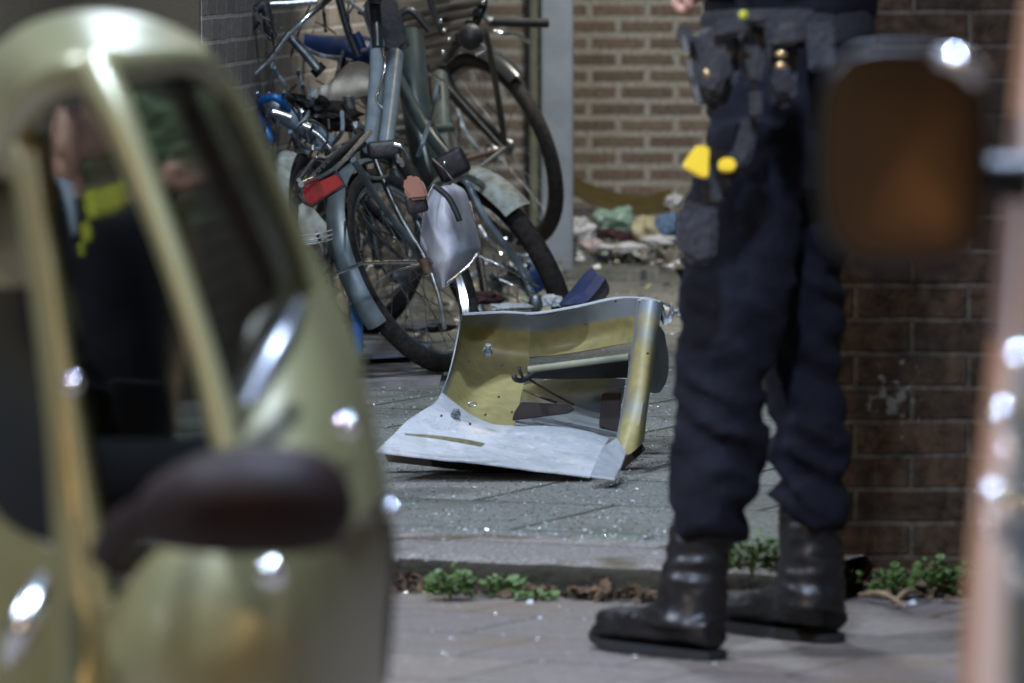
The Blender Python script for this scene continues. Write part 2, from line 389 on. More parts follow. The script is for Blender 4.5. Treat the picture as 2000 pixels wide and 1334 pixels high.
def sweep(bm, secs, n=28, seg=24):
    """secs: (centre, axis1 vector, axis2 vector) ellipses lofted"""
    cs = catmull([s[0] for s in secs], n); as_ = catmull([s[1] for s in secs], n); bs = catmull([s[2] for s in secs], n)
    rings = [[bm.verts.new(c + a * math.cos(2 * math.pi * k / seg) + b * math.sin(2 * math.pi * k / seg)) for k in range(seg)] for c, a, b in zip(cs, as_, bs)]
    for a, b in zip(rings, rings[1:]):
        for k in range(seg): bm.faces.new((a[k], a[(k + 1) % seg], b[(k + 1) % seg], b[k]))
    bm.faces.new(rings[0][::-1]); bm.faces.new(rings[-1])

# ------------------------------------------------------------------ setting
ZP = .06                                                    # raised pavement
K1 = gr(780, 1085, ZP); K2 = gr(1300, 1108, ZP); kd = (K2 - K1).normalized()
KL = K1 - kd * 5; KR = K1 + kd * ((.50 - K1.x) / kd.x); kn = Vector((-kd.y, kd.x, 0))
WY = gr(1700, 1150, 0).y                                    # face of the near wall
def slabobj(name, pts, z0, z1, m, kind='structure'):
    bm = new(); a = [bm.verts.new((p[0], p[1], z1)) for p in pts]; b = [bm.verts.new((p[0], p[1], z0)) for p in pts]; n = len(a)
    bm.faces.new(a); bm.faces.new(b[::-1])
    for i in range(n): bm.faces.new((a[i], b[i], b[(i + 1) % n], a[(i + 1) % n]))
    return tag(obj(name, bm, m, smooth=False), kind=kind)
slabobj('ground', [(-400, -400), (400, -400), (400, 600), (-400, 600)], -.3, -.08, M['tarmac'])
kb = [KL + kn * .42, KR + kn * .42]
slabobj('pavement_front', [(-6, 2.0), (6, 2.0), (6, 11.6), (-6, 14.5)], -.06, 0, M['tile'])
slabobj('pavement_back', [kb[0], kb[1], (.50, 26), (-6, 26)], .001, ZP, M['slab'])
# kerb: a rough row of stones, edge rounded and chipped
bm = new(); N_ = 260
prof = [(.420, ZP + .001), (.2, ZP + .003), (.06, ZP + .002), (.02, ZP + .001), (.006, ZP - .006), (0, ZP - .02), (.002, .03), (0, -.002)]
rows = []
for i in range(N_ + 1):
    p = KL.lerp(KR, i / N_); r_ = []
    for j, (d, z) in enumerate(prof):
        q = Vector((p.x, p.y, 0)) + kn * d; nn = noise.noise(Vector((q.x * 18, z * 30, q.y * 18))) * .007 + noise.noise(Vector((q.x * 70, z * 60, 3))) * .004
        if j >= 3: q -= kn * nn
        r_.append(bm.verts.new((q.x, q.y, z + (nn * .4 if 1 <= j <= 5 else 0))))
    rows.append(r_)
for a, b in zip(rows, rows[1:]):
    for j in range(len(prof) - 1):
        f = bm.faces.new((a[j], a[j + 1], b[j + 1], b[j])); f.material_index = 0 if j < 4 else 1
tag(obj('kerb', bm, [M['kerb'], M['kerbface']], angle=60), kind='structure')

def wall(name, A, B, z0, z1, th, m, label, side=1):
    """straight wall from A to B (face line), local X along it"""
    A = Vector((A[0], A[1], 0)); B = Vector((B[0], B[1], 0)); d = B - A; L = d.length; ang = math.atan2(d.y, d.x)
    bm = new(); box(bm, (L / 2, side * th / 2, (z0 + z1) / 2), L, th, z1 - z0, bevel=.004)
    me = bpy.data.meshes.new(name); bm.to_mesh(me); bm.free(); me.materials.append(m)
    o = bpy.data.objects.new(name, me); C.objects.link(o); o.location = A; o.rotation_euler = (0, 0, ang)
    return tag(o, label, 'wall')
wall('brick_wall', (.52, WY), (5.5, WY + .06), -.05, 2.6, .25, M['nearbrick'], 'dark brown brick wall behind the standing officer, weeds along its foot')
BW = F / 530
wall('brick_wall', (-.35, BW), (3.5, BW), -.02, 3.2, .25, M['backbrick'], 'brown brick wall with wide pale mortar at the far end of the alley')
SA = at(395, 100, 800); SB = at(880, 100, 533)
wall('brick_wall', (SA.x, SA.y), (SB.x, BW - .003), -.02, 3.2, .2, M['sidebrick'], 'grey brown brick side wall behind the pile of bicycles')
wall('plaster_wall', (-7, SA.y - .03), (SA.x - .003, SA.y - .03), -.02, 3.2, .3, M['oliveplaster'], 'dull olive street wall behind the olive car, seen above its roof')
# steps at the back of the alley
g1 = gr(1200, 548, ZP).y; g2 = gr(1200, 515, .09).y
slabobj('step_lower', [(-.2, g1), (.49, g1), (.49, BW), (-.2, BW)], ZP - .002, .095, M['slab'])
slabobj('step_upper', [(-.1, g2), (.488, g2), (.488, BW), (-.1, BW)], .09, .13, M['slab'])

# far building on the other side of the street (behind the camera), seen only in reflections
t = thing('town_house', (0, -9, -.08), 'ochre plastered town house across the street behind the camera', 'building')
bm = new(); box(bm, (0, -11, 3.9), 26, 4, 8); obj('wall', bm, M['plaster'], t, smooth=False)
for i in range(9):
    for z in (1.7, 4.6):
        bm = new(); box(bm, (-10.1 + i * 2.6, -8.99, z + .25), 1.1, .06, 1.7, bevel=.01); f_ = obj('window', bm, M['seal'], t, smooth=False)
bm = new(); prism(bm, [(-13.2, -8.6, 7.9), (-13.2, -13.4, 7.9), (-13.2, -11, 10.0)], 26.4, Vector((1, 0, 0)), 0); obj('roof', bm, M['rust'], t, smooth=False)

# street lamps outside the frame, some added only to brighten parts of the scene
def lamp(loc, h, arm, col, power, lens, label, rad=.22, aim=None):
    t = thing('unseen_lamp', (loc[0], loc[1], -.08), label, 'street lamp')
    hd = Vector((loc[0] + arm[0], loc[1] + arm[1], h))
    bm = new(); ctube(bm, [(loc[0], loc[1], -.08), (loc[0], loc[1], h * .5), (loc[0], loc[1], h * .96)], [.07, .055, .045]); obj('pole', bm, M['steel'], t)
    bm = new(); ctube(bm, [(loc[0], loc[1], h * .95), (loc[0] + arm[0] * .3, loc[1] + arm[1] * .3, h + .1), (hd.x, hd.y, h + .06)], .03); obj('arm', bm, M['steel'], t)
    bm = new(); ball(bm, hd + Vector((0, 0, .05)), .26, .26, .07); obj('hood', bm, M['steel'], t)
    bm = new(); ball(bm, hd, .15, .15, .05); obj('lens', bm, lens, t)
    li = bpy.data.lights.new('lamp_light', 'SPOT'); li.energy = power; li.color = col; li.shadow_soft_size = rad
    li.spot_size = R(165); li.spot_blend = .4
    lo = bpy.data.objects.new('lamp_light', li); C.objects.link(lo); lo.parent = t; lo.location = hd - Vector((0, 0, .1)) - t.location
    if aim is not None:
        lo.rotation_euler = (Vector(aim) - hd).to_track_quat('-Z', 'Y').to_euler()
    return t
lamp((-7.2, 7.6), 7.6, (.9, .3), (.72, .82, 1.0), 5200, M['lampwhite'], 'tall street lamp with cool white light, left of the parked cars', aim=(0, 13, 0))
lamp((-4.9, -4.2), 5.6, (.5, .6), (1.0, .66, .34), 1900, M['lampwarm'], 'street lamp with warm orange light, behind the camera', aim=(0, 8, 0))
lamp((-3.0, 5.6), 4.8, (3.0, .0), (.58, .72, 1.0), 2300, M['lampwhite'], 'unseen cool white lamp added above the olive car')  # added to brighten the car roof and pillars from above
lamp((-2.4, 13.2), 5.0, (2.1, .3), (.74, .86, 1.0), 700, M['lampwhite'], 'unseen cool white lamp added over the pavement to light the bicycles', rad=.3)  # added because the plaster wall blocks the tall lamp from the bicycles
lamp((1.3, 18.6), 3.4, (-.7, -.2), (1.0, .95, .86), 450, M['lampwarm'], 'unseen lamp added to light the end of the alley from above', aim=(.3, 22, .3))  # added so the far wall gets light of its own

t = thing('added_wall_lamp', (1.5, -8.99, 1.8), 'small orange lamp added at the town house to glow in the door mirror', 'wall lamp')  # unseen lamp added for the orange glow in the door mirror
bm = new(); box(bm, (1.5, -8.93, 1.8), .12, .12, .2, bevel=.02); obj('bracket', bm, M['seal'], t)
bm = new(); ball(bm, (1.5, -8.8, 1.72), .05); obj('bulb', bm, M['lamporange'], t)
li = bpy.data.lights.new('lamp_light', 'POINT'); li.energy = 3.5; li.color = (1, .45, .14); li.shadow_soft_size = .05
lo = bpy.data.objects.new('lamp_light', li); C.objects.link(lo); lo.location = (0, .6, -.1); lo.parent = t
# ------------------------------------------------------------------ alley end: column, frame, rubbish
bm = new(); a = at(1056, 400, 585); b = at(1120, 400, 585); wd = b.x - a.x
box(bm, ((a.x + b.x) / 2, a.y, 1.6), wd, wd, 3.1, bevel=.012, seg=3)
tag(obj('steel_column', bm, M['column'], angle=50), 'square grey painted steel column standing beside the bicycles', 'column')
t = thing('door_frame', (at(1045, 400, 540).x, BW - .12, .13), 'weathered greenish wooden upright with a dark gap, left of the grey column', 'door frame')
bm = new(); a = at(1030, 100, 545); b = at(1058, 100, 545); box(bm, ((a.x + b.x) / 2, BW - .08, 1.6), (b.x - a.x) * .62, .06, 3, bevel=.006); obj('post', bm, M['frame'], t)
bm = new(); box(bm, ((a.x + b.x) / 2 - .026, BW - .06, 1.6), .016, .05, 3, bevel=.003); obj('seal_strip', bm, M['seal'], t)
bm = new(); box(bm, ((a.x + b.x) / 2 + .03, BW - .06, 1.6), .018, .05, 3, bevel=.003); obj('seal_strip', bm, M['seal'], t)

def crumple(name, px, py, s, wx, wy, wz, m, label, cat, seed, rot=0., amp=.5, z=None):
    bm = new(); bmesh.ops.create_icosphere(bm, subdivisions=4, radius=1)
    sd = Vector((seed * 7.1, seed * 3.3, seed))
    for v in bm.verts:
        d = noise.noise(v.co * 1.6 + sd) * amp + noise.noise(v.co * 4.5 + sd) * amp * .45
        v.co *= 1 + d
        if v.co.z < -.5: v.co.z = -.5 + (v.co.z + .5) * .2
        v.co = Vector((v.co.x * wx, v.co.y * wy, v.co.z * wz))
    c = at(px, py, s)
    bmesh.ops.transform(bm, matrix=Matrix.Translation(c) @ Matrix.Rotation(rot, 4, 'Y'), verts=bm.verts)
    o = obj(name, bm, m, angle=35); return tag(o, label, cat, 'rubbish at the end of the alley')
def sheet(name, pts, m, th, label, cat, group=None, nu=14, nv=8, wob=0.):
    bm = new(); rows = [[at(*p) for p in r] for r in pts]; patch(bm, rows, nu, nv, th)
    if wob:
        for v in bm.verts: v.co += Vector((0, 0, 1)) * noise.noise(v.co * 25) * wob + UP * noise.noise(v.co * 60) * wob * .4
    return tag(obj(name, bm, m, angle=50), label, cat, group)
sheet('bent_board', [[(1112, 345, 548), (1180, 372, 546), (1250, 385, 546), (1312, 372, 548)], [(1114, 362, 550), (1180, 392, 548), (1250, 402, 548), (1311, 395, 550)],
                     [(1116, 378, 556), (1180, 412, 555), (1250, 422, 555), (1308, 414, 556)]], M['olive'], .006, 'curved olive brown board lying on top of the rubbish by the far wall', 'board', 'rubbish at the end of the alley')
crumple('cardboard_lump', 1140, 415, 556, .06, .06, .03, M['board'], 'grey crumpled cardboard beside the column foot', 'cardboard', 1)
crumple('plastic_bag', 1203, 436, 566, .075, .05, .05, M['mint'], 'mint green plastic bag in front of the olive board', 'plastic bag', 2, .15)
crumple('plastic_bag', 1132, 452, 570, .05, .045, .042, M['white'], 'white plastic bag touching the column foot', 'plastic bag', 3)
crumple('plastic_film', 1165, 485, 574, .05, .04, .028, M['pink'], 'pale pink crumpled film below the white bag', 'plastic film', 4, .5)
crumple('rag', 1205, 462, 571, .07, .05, .022, M['maroon'], 'dark maroon rag under the mint green bag', 'rag', 5, .2)
crumple('cardboard_box', 1262, 455, 566, .05, .05, .055, M['cream'], 'crushed cream cardboard box right of the mint green bag', 'box', 6, -.3)
crumple('plastic_bag', 1305, 448, 566, .045, .045, .05, M['lightblue'], 'blue plastic bag at the right end of the rubbish', 'plastic bag', 7)
crumple('plastic_film', 1292, 470, 572, .055, .04, .02, M['white'], 'thin white film spread under the blue bag', 'plastic film', 8)
crumple('plastic_film', 1225, 486, 576, .085, .05, .018, M['white'], 'long white film lying along the front of the rubbish', 'plastic film', 9)
crumple('paper_wad', 1318, 395, 556, .03, .03, .03, M['white'], 'small white paper wad against the far wall', 'paper', 10)
# loose chips and glass crumbs (nobody could count them)
bm = new()
def chip(bm, p, r):
    a0 = random.random() * 6.3; n = random.choice((3, 4, 5)); h = r * random.uniform(.3, 1)
    lo = []; hi = []
    for k in range(n):
        a = a0 + 6.283 * k / n; q = r * random.uniform(.6, 1.2); tl = random.uniform(.2, 1)
        lo.append(bm.verts.new(p + Vector((q * math.cos(a), q * math.sin(a), 0)))); hi.append(bm.verts.new(p + Vector((q * .8 * math.cos(a), q * .8 * math.sin(a), h * tl))))
    bm.faces.new(hi); 
    for k in range(n): bm.faces.new((lo[k], lo[(k + 1) % n], hi[(k + 1) % n], hi[k]))
for i in range(1500):
    px = random.uniform(640, 1420); py = random.choice((random.uniform(560, 1090), random.uniform(1030, 1095), random.uniform(560, 800)))
    p = gr(px, py, ZP); chip(bm, p, random.choice((.0012, .0018, .0025, .004)))
for i in range(60):
    p = gr(random.uniform(780, 1400), random.uniform(1180, 1300), 0); chip(bm, p, random.uniform(.001, .004))
for px, py, r in ((1250, 1063, .012), (1280, 1082, .008), (945, 1082, .008), (1188, 1074, .006), (1120, 1068, .006), (1005, 1190 - 130, .005)):
    chip(bm, gr(px, py, ZP), r)
for px, py, r in ((1035, 1178, .011), (800, 1157, .011), (1055, 1207, .006), (1780, 1180, .011)): chip(bm, gr(px, py, 0), r)
tag(obj('glass_crumbs', bm, M['crumb'], smooth=False), kind='stuff')
bm = new()
for i in range(10000):
    px = random.uniform(640, 1420); py = random.triangular(560, 1100, 1000)
    n0 = len(bm.faces); chip(bm, gr(px, py, ZP), random.choice((.001, .0014, .002, .003)))
    bm.faces.ensure_lookup_table(); q = random.random(); mi = 0 if q < .45 else (1 if q < .85 else 2)
    if mi:
        for f in bm.faces[n0:]: f.material_index = mi
tag(obj('grit', bm, [M['grit'], M['darkgrit'], M['palegrit']], smooth=False), kind='stuff')

# dead leaves and twigs along the kerb and the wall foot
bm = new()
def leafq(bm, p, r, lift=1.):
    d = Vector((random.gauss(0, 1), random.gauss(0, 1), random.gauss(0, .3) * lift)).normalized(); n = Vector((random.gauss(0, .5), random.gauss(0, .5) - .3, 1)).normalized()
    s = d.cross(n).normalized(); pts = [p, p + d * r * .5 + s * r * .38 + n * r * .15, p + d * r, p + d * r * .5 - s * r * .38 + n * r * .2]
    bm.faces.new([bm.verts.new(q) for q in pts])
for i in range(620):
    t_ = random.random()
    q = KL.lerp(KR, .72 + .28 * t_) - kn * abs(random.gauss(0, .035)); leafq(bm, Vector((q.x, q.y, .003 + random.random() * .018)), random.uniform(.01, .035))
for i in range(700):
    x = random.uniform(.5, 1.05); leafq(bm, Vector((x, WY - abs(random.gauss(0, .09)), .003 + random.random() * .03)), random.uniform(.01, .04))
tag(obj('leaf_litter', bm, M['leaf'], smooth=False, keep=True), kind='stuff')
for (a, b, lb) in (((1680, 1162), (1770, 1185), 'pale dry twig lying in the leaves at the wall foot'), ((1745, 1178), (1800, 1160), 'short dry twig crossing the longer one by the wall foot')):
    bm = new(); A = gr(*a, .012); B = gr(*b, .015); ctube(bm, [A, A.lerp(B, .5) + Vector((0, .01, .012)), B], [.004, .005, .002]); tag(obj('twig', bm, M['twig']), lb, 'twig')
def weed(px, py, z, w_, h, n, label, seed, m='weed'):
    random.seed(seed); base = gr(px, py, z); t = thing('weed', base, label, 'weed', 'weeds growing along the kerb and wall')
    bm = new()
    for i in range(n):
        a = random.random() * 6.283; rr = w_ * math.sqrt(random.random()); hh = h * 1.35 * random.uniform(.2, 1) * (1 - .5 * rr / w_)
        p = base + Vector((rr * math.cos(a), rr * math.sin(a) * .6, hh)); r = random.uniform(.008, .017)
        d = Vector((math.cos(a), math.sin(a), random.uniform(-.2, .7))).normalized(); up = Vector((random.gauss(0, .4), random.gauss(-.4, .4), 1)).normalized(); s = d.cross(up).normalized()
        pts = [p, p + d * r * .35 + s * r * .4, p + d * r * .75 + s * r * .32, p + d * r, p + d * r * .75 - s * r * .32, p + d * r * .35 - s * r * .4]
        bm.faces.new([bm.verts.new(q) for q in pts])
    obj('foliage', bm, M[m], t, smooth=False, keep=True)
    bm = new()
    for i in range(max(6, n // 25)):
        a = random.random() * 6.283; rr = w_ * random.random() * .8
        ctube(bm, [base, base + Vector((rr * .4 * math.cos(a), rr * .4 * math.sin(a) * .6, h * .5)), base + Vector((rr * math.cos(a), rr * math.sin(a) * .6, h * .8))], .0012, seg=5)
    obj('stem', bm, M[m], t)
weed(880, 1172, 0, .036, .052, 260, 'bright green weed tuft at the kerb, leftmost of the weeds', 1)
weed(985, 1165, 0, .034, .034, 160, 'low green weed right of the leftmost tuft at the kerb', 2)
weed(1045, 1172, 0, .034, .014, 70, 'flat sparse weed at the kerb beside a white scrap', 3)
weed(1470, 1128, ZP, .055, .07, 420, 'large green weed clump seen between the boots of the standing officer', 4)
weed(1740, 1172, 0, .028, .055, 150, 'green weed at the wall foot, nearest the officer', 5)
weed(1822, 1166, 0, .036, .062, 200, 'fuller green weed in the middle of the wall foot', 6)
weed(1895, 1166, 0, .024, .06, 130, 'green weed at the wall foot beside the pale car', 7)
weed(1652, 1160, 0, .02, .045, 60, 'small dim weed right behind the officer boot heel', 8)
weed(1175, 560 + 600, 0, .06, .012, 80, 'thin mossy weed at the kerb near the boot toe', 9)
random.seed(11)

# ------------------------------------------------------------------ bicycles
def basis(phi, k, near):
    """wheel plane: major axis leans phi deg to the left of up; near=+1 right side nearer, -1 left side nearer"""
    m = (-RT * math.sin(R(phi)) + UP * math.cos(R(phi))); p = (RT * math.cos(R(phi)) + UP * math.sin(R(phi)))
    v = p * k - FW * near * math.sqrt(1 - k * k)
    return m, v.normalized(), m.cross(v).normalized()
class Wheel: pass
def wheel(t, c, a, phi, k, near, tyre_r=.021, spokes=20, rim='chrome', tyre='rubber', hubr=.018, name='wheel'):
    W = Wheel(); W.c = at(*c); W.s = c[2]; W.R = a / c[2]; W.u, W.v, W.n = basis(phi, k, near)
    N = 72; Rt = W.R - tyre_r
    ring = lambda r, off=0: [W.c + (W.u * math.cos(2 * math.pi * i / N) + W.v * math.sin(2 * math.pi * i / N)) * r + W.n * off for i in range(N)]
    bm = new(); tube(bm, ring(Rt), tyre_r, 12, True); o = obj(name, bm, M[tyre], t); W.o = o
    bm = new(); rr = Rt - tyre_r * .95
    for off in (-.009, .009): tube(bm, ring(rr, off), .006, 6, True)
    tube(bm, ring(rr - .004), .008, 6, True); obj('rim', bm, M[rim], o)
    bm = new(); tube(bm, [W.c - W.n * .045, W.c + W.n * .045], hubr, 12); tube(bm, [W.c - W.n * .03, W.c - W.n * .027], hubr * 1.7, 12); tube(bm, [W.c + W.n * .027, W.c + W.n * .03], hubr * 1.7, 12)
    obj('hub', bm, M['dullmetal'], o)
    for i in range(spokes):
        a0 = 2 * math.pi * i / spokes; sd = 1 if i % 2 else -1; da = .9 * (1 if (i // 2) % 2 else -1)
        d = W.u * math.cos(a0) + W.v * math.sin(a0); e = W.u * math.cos(a0 + da) + W.v * math.sin(a0 + da)
        bm = new(); tube(bm, [W.c + e * hubr * 1.5 + W.n * .028 * sd, W.c + d * (rr - .004)], .0011, 4, caps=False); obj('spoke', bm, M['dullmetal'], o)
    return W
def fender(t, W, t0, t1, m, wdt=.03, r_add=.012, name='fender', arch=.016):
    bm = new(); n = 40; rows = []
    for i in range(n + 1):
        a = R(t0 + (t1 - t0) * i / n); d = W.u * math.cos(a) + W.v * math.sin(a)
        rows.append([W.c + d * (W.R + r_add + arch - arch * (q * q)) + W.n * wdt * q for q in (-1, -.75, -.4, 0, .4, .75, 1)])
    patch(bm, rows, 12, n, .0015); return obj(name, bm, M[m], t)
def tb(t, name, pts, r, m, n=None, seg=10):
    bm = new(); ctube(bm, [at(*p) for p in pts], r, n, seg); return obj(name, bm, M[m], t)
def saddle(t, c, L, wdt, dirx, upx, m, under='blackplastic', springs=True):
    """c = centre of top, dirx nose direction, upx up direction (world vectors)"""
    d = dirx.normalized(); u = (upx - d * upx.dot(d)).normalized(); s = d.cross(u)
    bm = new(); rows = []
    for q, ww, hh in ((-.5, .55, .0), (-.42, .95, .012), (-.25, 1., .018), (-.05, .7, .012), (.15, .35, .008), (.35, .22, .008), (.48, .17, .002), (.52, .05, -.012)):
        rows.append([c + d * q * L + s * wdt * ww * math.sin(R(a)) + u * (hh + .028 * (math.cos(R(a)) - 1) * (1.3 if abs(a) > 80 else 1)) for a in (-105, -80, -50, -20, 0, 20, 50, 80, 105)])
    patch(bm, rows, 20, 24, .006); o = obj('saddle', bm, M[m], t)
    bm = new()
    for sd in (-1, 1): ctube(bm, [c + d * L * .45 - u * .03, c + s * sd * .018 - u * .05, c - d * L * .3 + s * sd * .04 - u * .045], .0035)
    if springs:
        for sd in (-1, 1):
            pts = [c - d * L * .33 + s * sd * wdt * .55 - u * (.035 + .04 * i / 60) + (d * math.cos(i * .62) + s * math.sin(i * .62)) * .014 for i in range(61)]
            tube(bm, pts, .002, 6)
    obj('saddle_rail', bm, M['dullmetal'], o); return o

PILE = 'bicycles piled against the alley wall'
# A: grey bicycle in front, rear wheel towards us, red reflector
A = thing('bicycle', gr(870, 722, ZP), 'grey city bicycle with a red rear reflector and chrome fender stays, front of the pile', 'bicycle', PILE)
WA = wheel(A, (797, 528, 762), 216, 27, .46, -1, .024, 28)
fender(A, WA, -108, 10, 'fender', .029)
# reflector block and rack
d0 = at(592, 372, 800); bm = new(); prism(bm, [at(592, 368, 806), at(657, 340, 806), at(671, 362, 806), at(608, 401, 806), at(597, 395, 806)], .02, FW, .003); rf = obj('reflector', bm, M['red'], A)
bm = new(); prism(bm, [at(586, 364, 800), at(660, 333, 800), at(676, 364, 800), at(608, 406, 800), at(592, 398, 800)], .012, FW, .002); obj('reflector_housing', bm, M['blackplastic'], rf)
tb(A, 'rack_tube', [(588, 360, 810), (650, 330, 800), (690, 292, 785), (722, 258, 770)], .008, 'chrome')
tb(A, 'rack_tube', [(584, 352, 806), (604, 325, 802), (618, 310, 800), (640, 309, 795), (690, 275, 780)], .006, 'chrome')
for i in range(5): tb(A, 'rack_strap', [(604 + i * 9, 350 - i * 9, 806), (650 + i * 5, 322 - i * 8, 792), (712 - i * 2, 282 - i * 5, 772)], .0065, 'blackplastic')
tb(A, 'rack_support', [(690, 312, 790), (705, 335, 788), (740, 392, 780), (800, 470, 772), (832, 512, 768)], .009, 'fender')
tb(A, 'rack_support', [(660, 345, 770), (720, 440, 762), (800, 520, 756)], .005, 'dullmetal')
tb(A, 'fender_stay', [(655, 535, 792), (692, 520, 790), (712, 514, 788), (780, 512, 784), (832, 512, 782)], .005, 'chrome')
tb(A, 'fender_stay', [(735, 552, 790), (770, 530, 788), (828, 515, 784)], .003, 'chrome')
tb(A, 'seat_tube', [(737, 82, 742), (733, 180, 750), (722, 290, 760)], .019, 'greyframe')
tb(A, 'top_tube', [(772, 108, 735), (762, 200, 745), (750, 295, 756)], .023, 'greyframe')
tb(A, 'seat_stay', [(722, 285, 764), (770, 400, 768), (832, 508, 772)], .008, 'darkframe')
tb(A, 'seat_stay', [(752, 290, 750), (800, 400, 752), (845, 505, 756)], .008, 'greenframe')
tb(A, 'brake_cable', [(745, 95, 765), (752, 130, 768), (740, 175, 768), (736, 195, 768), (748, 212, 768)], .0035, 'chrome')
tb(A, 'seat_post', [(727, -40, 740), (735, 40, 742), (738, 95, 744)], .016, 'darkframe')
saddle(A, at(720, -60, 740), .25, .1, Vector((.3, .9, .1)), Vector((.1, 0, 1)), 'blackplastic')
bm = new(); box(bm, at(750, 292, 775), .085, .05, .045, Matrix.Rotation(R(-5), 3, 'Y'), .012, 3); obj('hub_case', bm, M['blackplastic'], A)
tb(A, 'brake_lever', [(770, 282, 785), (788, 288, 785), (796, 305, 783)], .006, 'chrome')
for q in ((783, 352), (776, 345)): tb(A, 'bolt', [(q[0], q[1] - 40, 786), (q[0] + 3, q[1] - 30, 790)], .006, 'chrome')
tb(A, 'axle_nut', [(825, 505, 790), (838, 535, 790)], .013, 'rust')
tb(A, 'kickstand', [(838, 520, 786), (860, 590, 790), (868, 640, 795)], .006, 'dullmetal')
tb(A, 'chain_stay', [(835, 515, 775), (870, 470, 745), (900, 420, 715)], .009, 'darkframe')
rows = []
for y, x0, x1 in ((360, 850, 882), (372, 843, 904), (395, 834, 914), (420, 829, 920), (455, 825, 930), (490, 824, 936), (512, 829, 918), (535, 842, 894), (552, 858, 874), (557, 864, 868)):
    rows.append([at(x0 + (x1 - x0) * q, y + (4 if 0 < q < 1 else 0), 768 + 9 * math.sin(q * 3.1) - q * 4) for q in (0, .08, .3, .5, .7, .92, 1)])
bm = new(); patch(bm, rows, 24, 40, .004)
for v in bm.verts: v.co += FW * (noise.noise(v.co * 14) * .008)
cg = obj('coat_guard', bm, M['bag'], A); tag(cg, 'pale grey coat guard')
tb(A, 'guard_edge', [(846, 362, 776), (832, 392, 776), (828, 420, 776)], .0022, 'chrome')
tb(A, 'guard_edge', [(933, 495, 774), (912, 522, 774), (866, 556, 774)], .0035, 'chrome')
tb(A, 'guard_strap', [(848, 362, 780), (875, 385, 780), (890, 412, 780), (898, 432, 780)], .008, 'blackplastic')

# B: black bicycle with a slatted rack and its wheel against the column
B = thing('bicycle', gr(1050, 560, ZP), 'black bicycle with a slatted rear rack, its wheel beside the grey column', 'bicycle', PILE)
WB = wheel(B, (975, 292, 640), 202, 24, .47, 1, .023, 28, rim='dullmetal')
fender(B, WB, -75, 60, 'darkframe', .03, .01)
tb(B, 'chain_stay', [(845, 142, 655), (900, 200, 650), (982, 282, 645)], .019, 'darkframe')
tb(B, 'rack_stay', [(948, 60, 668), (962, 130, 662), (974, 200, 655), (986, 282, 650)], .0095, 'darkframe')
tb(B, 'rack_stay', [(860, 108, 640), (900, 190, 640), (975, 285, 640)], .006, 'darkframe')
tb(B, 'chrome_stay', [(838, 145, 670), (868, 160, 668), (900, 195, 664), (985, 290, 655)], .004, 'chrome')
for i, (a_, b_) in enumerate((((770, 40), (945, 4)), ((778, 62), (930, 24)), ((788, 84), (915, 46)), ((795, 104), (895, 72)))):
    tb(B, 'rack_slat', [(*a_, 655), ((a_[0] + b_[0]) / 2, (a_[1] + b_[1]) / 2 - 4, 662), (*b_, 672)], .0125, 'darkframe')
tb(B, 'rack_frame', [(945, 8, 670), (925, 50, 670), (890, 90, 668), (865, 118, 665), (800, 112, 655)], .014, 'darkframe')
tb(B, 'rack_frame', [(836, -20, 664), (846, 20, 664), (866, 70, 664)], .011, 'darkframe')
for q in ((802, 58), (860, 42), (868, 60), (783, 79), (877, 78), (866, 102), (944, 5)):
    bm = new(); ball(bm, at(q[0], q[1], 680), .0065, u=10, v=6); obj('bolt', bm, M['chrome'], B)
bm = new(); ball(bm, at(920, 72, 672), .038, .03, .04); obj('tail_light', bm, M['blackplastic'], B)
tb(B, 'light_bracket', [(940, 85, 678), (948, 98, 678), (930, 108, 678)], .006, 'dullmetal')
tb(B, 'down_tube', [(800, 70, 690), (812, 200, 695), (848, 410, 700)], .042, 'greenframe')
tb(B, 'seat_tube', [(858, 150, 655), (865, 260, 665), (870, 320, 675)], .026, 'greenframe')
tb(B, 'head_tube', [(778, 60, 690), (790, 110, 690), (800, 150, 690)], .03, 'darkframe')
tb(B, 'crank', [(985, 290, 680), (940, 325, 690), (905, 350, 700)], .0065, 'dullmetal')
tb(B, 'chain_guard', [(800, 300, 690), (870, 318, 680), (985, 290, 660)], .007, 'rust')
M3 = Matrix.Rotation(R(32), 3, 'Y')
bm = new(); box(bm, at(882, 322, 745), .088, .05, .072, Matrix.Rotation(R(-28), 3, 'Y'), .014, 3); pd = obj('pedal', bm, M['blackplastic'], B)
bm = new(); ball(bm, at(868, 318, 775), .005, u=8, v=6); obj('pedal_reflector', bm, M['chrome'], pd)
bm = new(); box(bm, at(814, 398, 800), .052, .04, .046, Matrix.Rotation(R(-12), 3, 'Y'), .008, 3); pd = obj('pedal', bm, M['blackplastic'], B)
bm = new(); prism(bm, [at(x, y, 802) for x, y in ((790, 346), (808, 341), (824, 350), (834, 370), (836, 388), (800, 392), (787, 370))], .03, FW, .007); obj('crank_cap', bm, M['orange'], B)
tb(B, 'cable', [(825, 240, 700), (850, 255, 705), (868, 280, 705), (878, 300, 705)], .003, 'greenframe')
tb(B, 'handlebar_grip', [(958, 42, 640), (1010, 44, 638), (1068, 45, 636)], .0155, 'blackplastic')
tb(B, 'brake_lever', [(965, 60, 645), (985, 66, 645), (1005, 66, 643), (1033, 82, 640)], .006, 'chrome')
tb(B, 'handlebar', [(945, 20, 640), (950, 35, 640), (960, 42, 640)], .011, 'dullmetal')

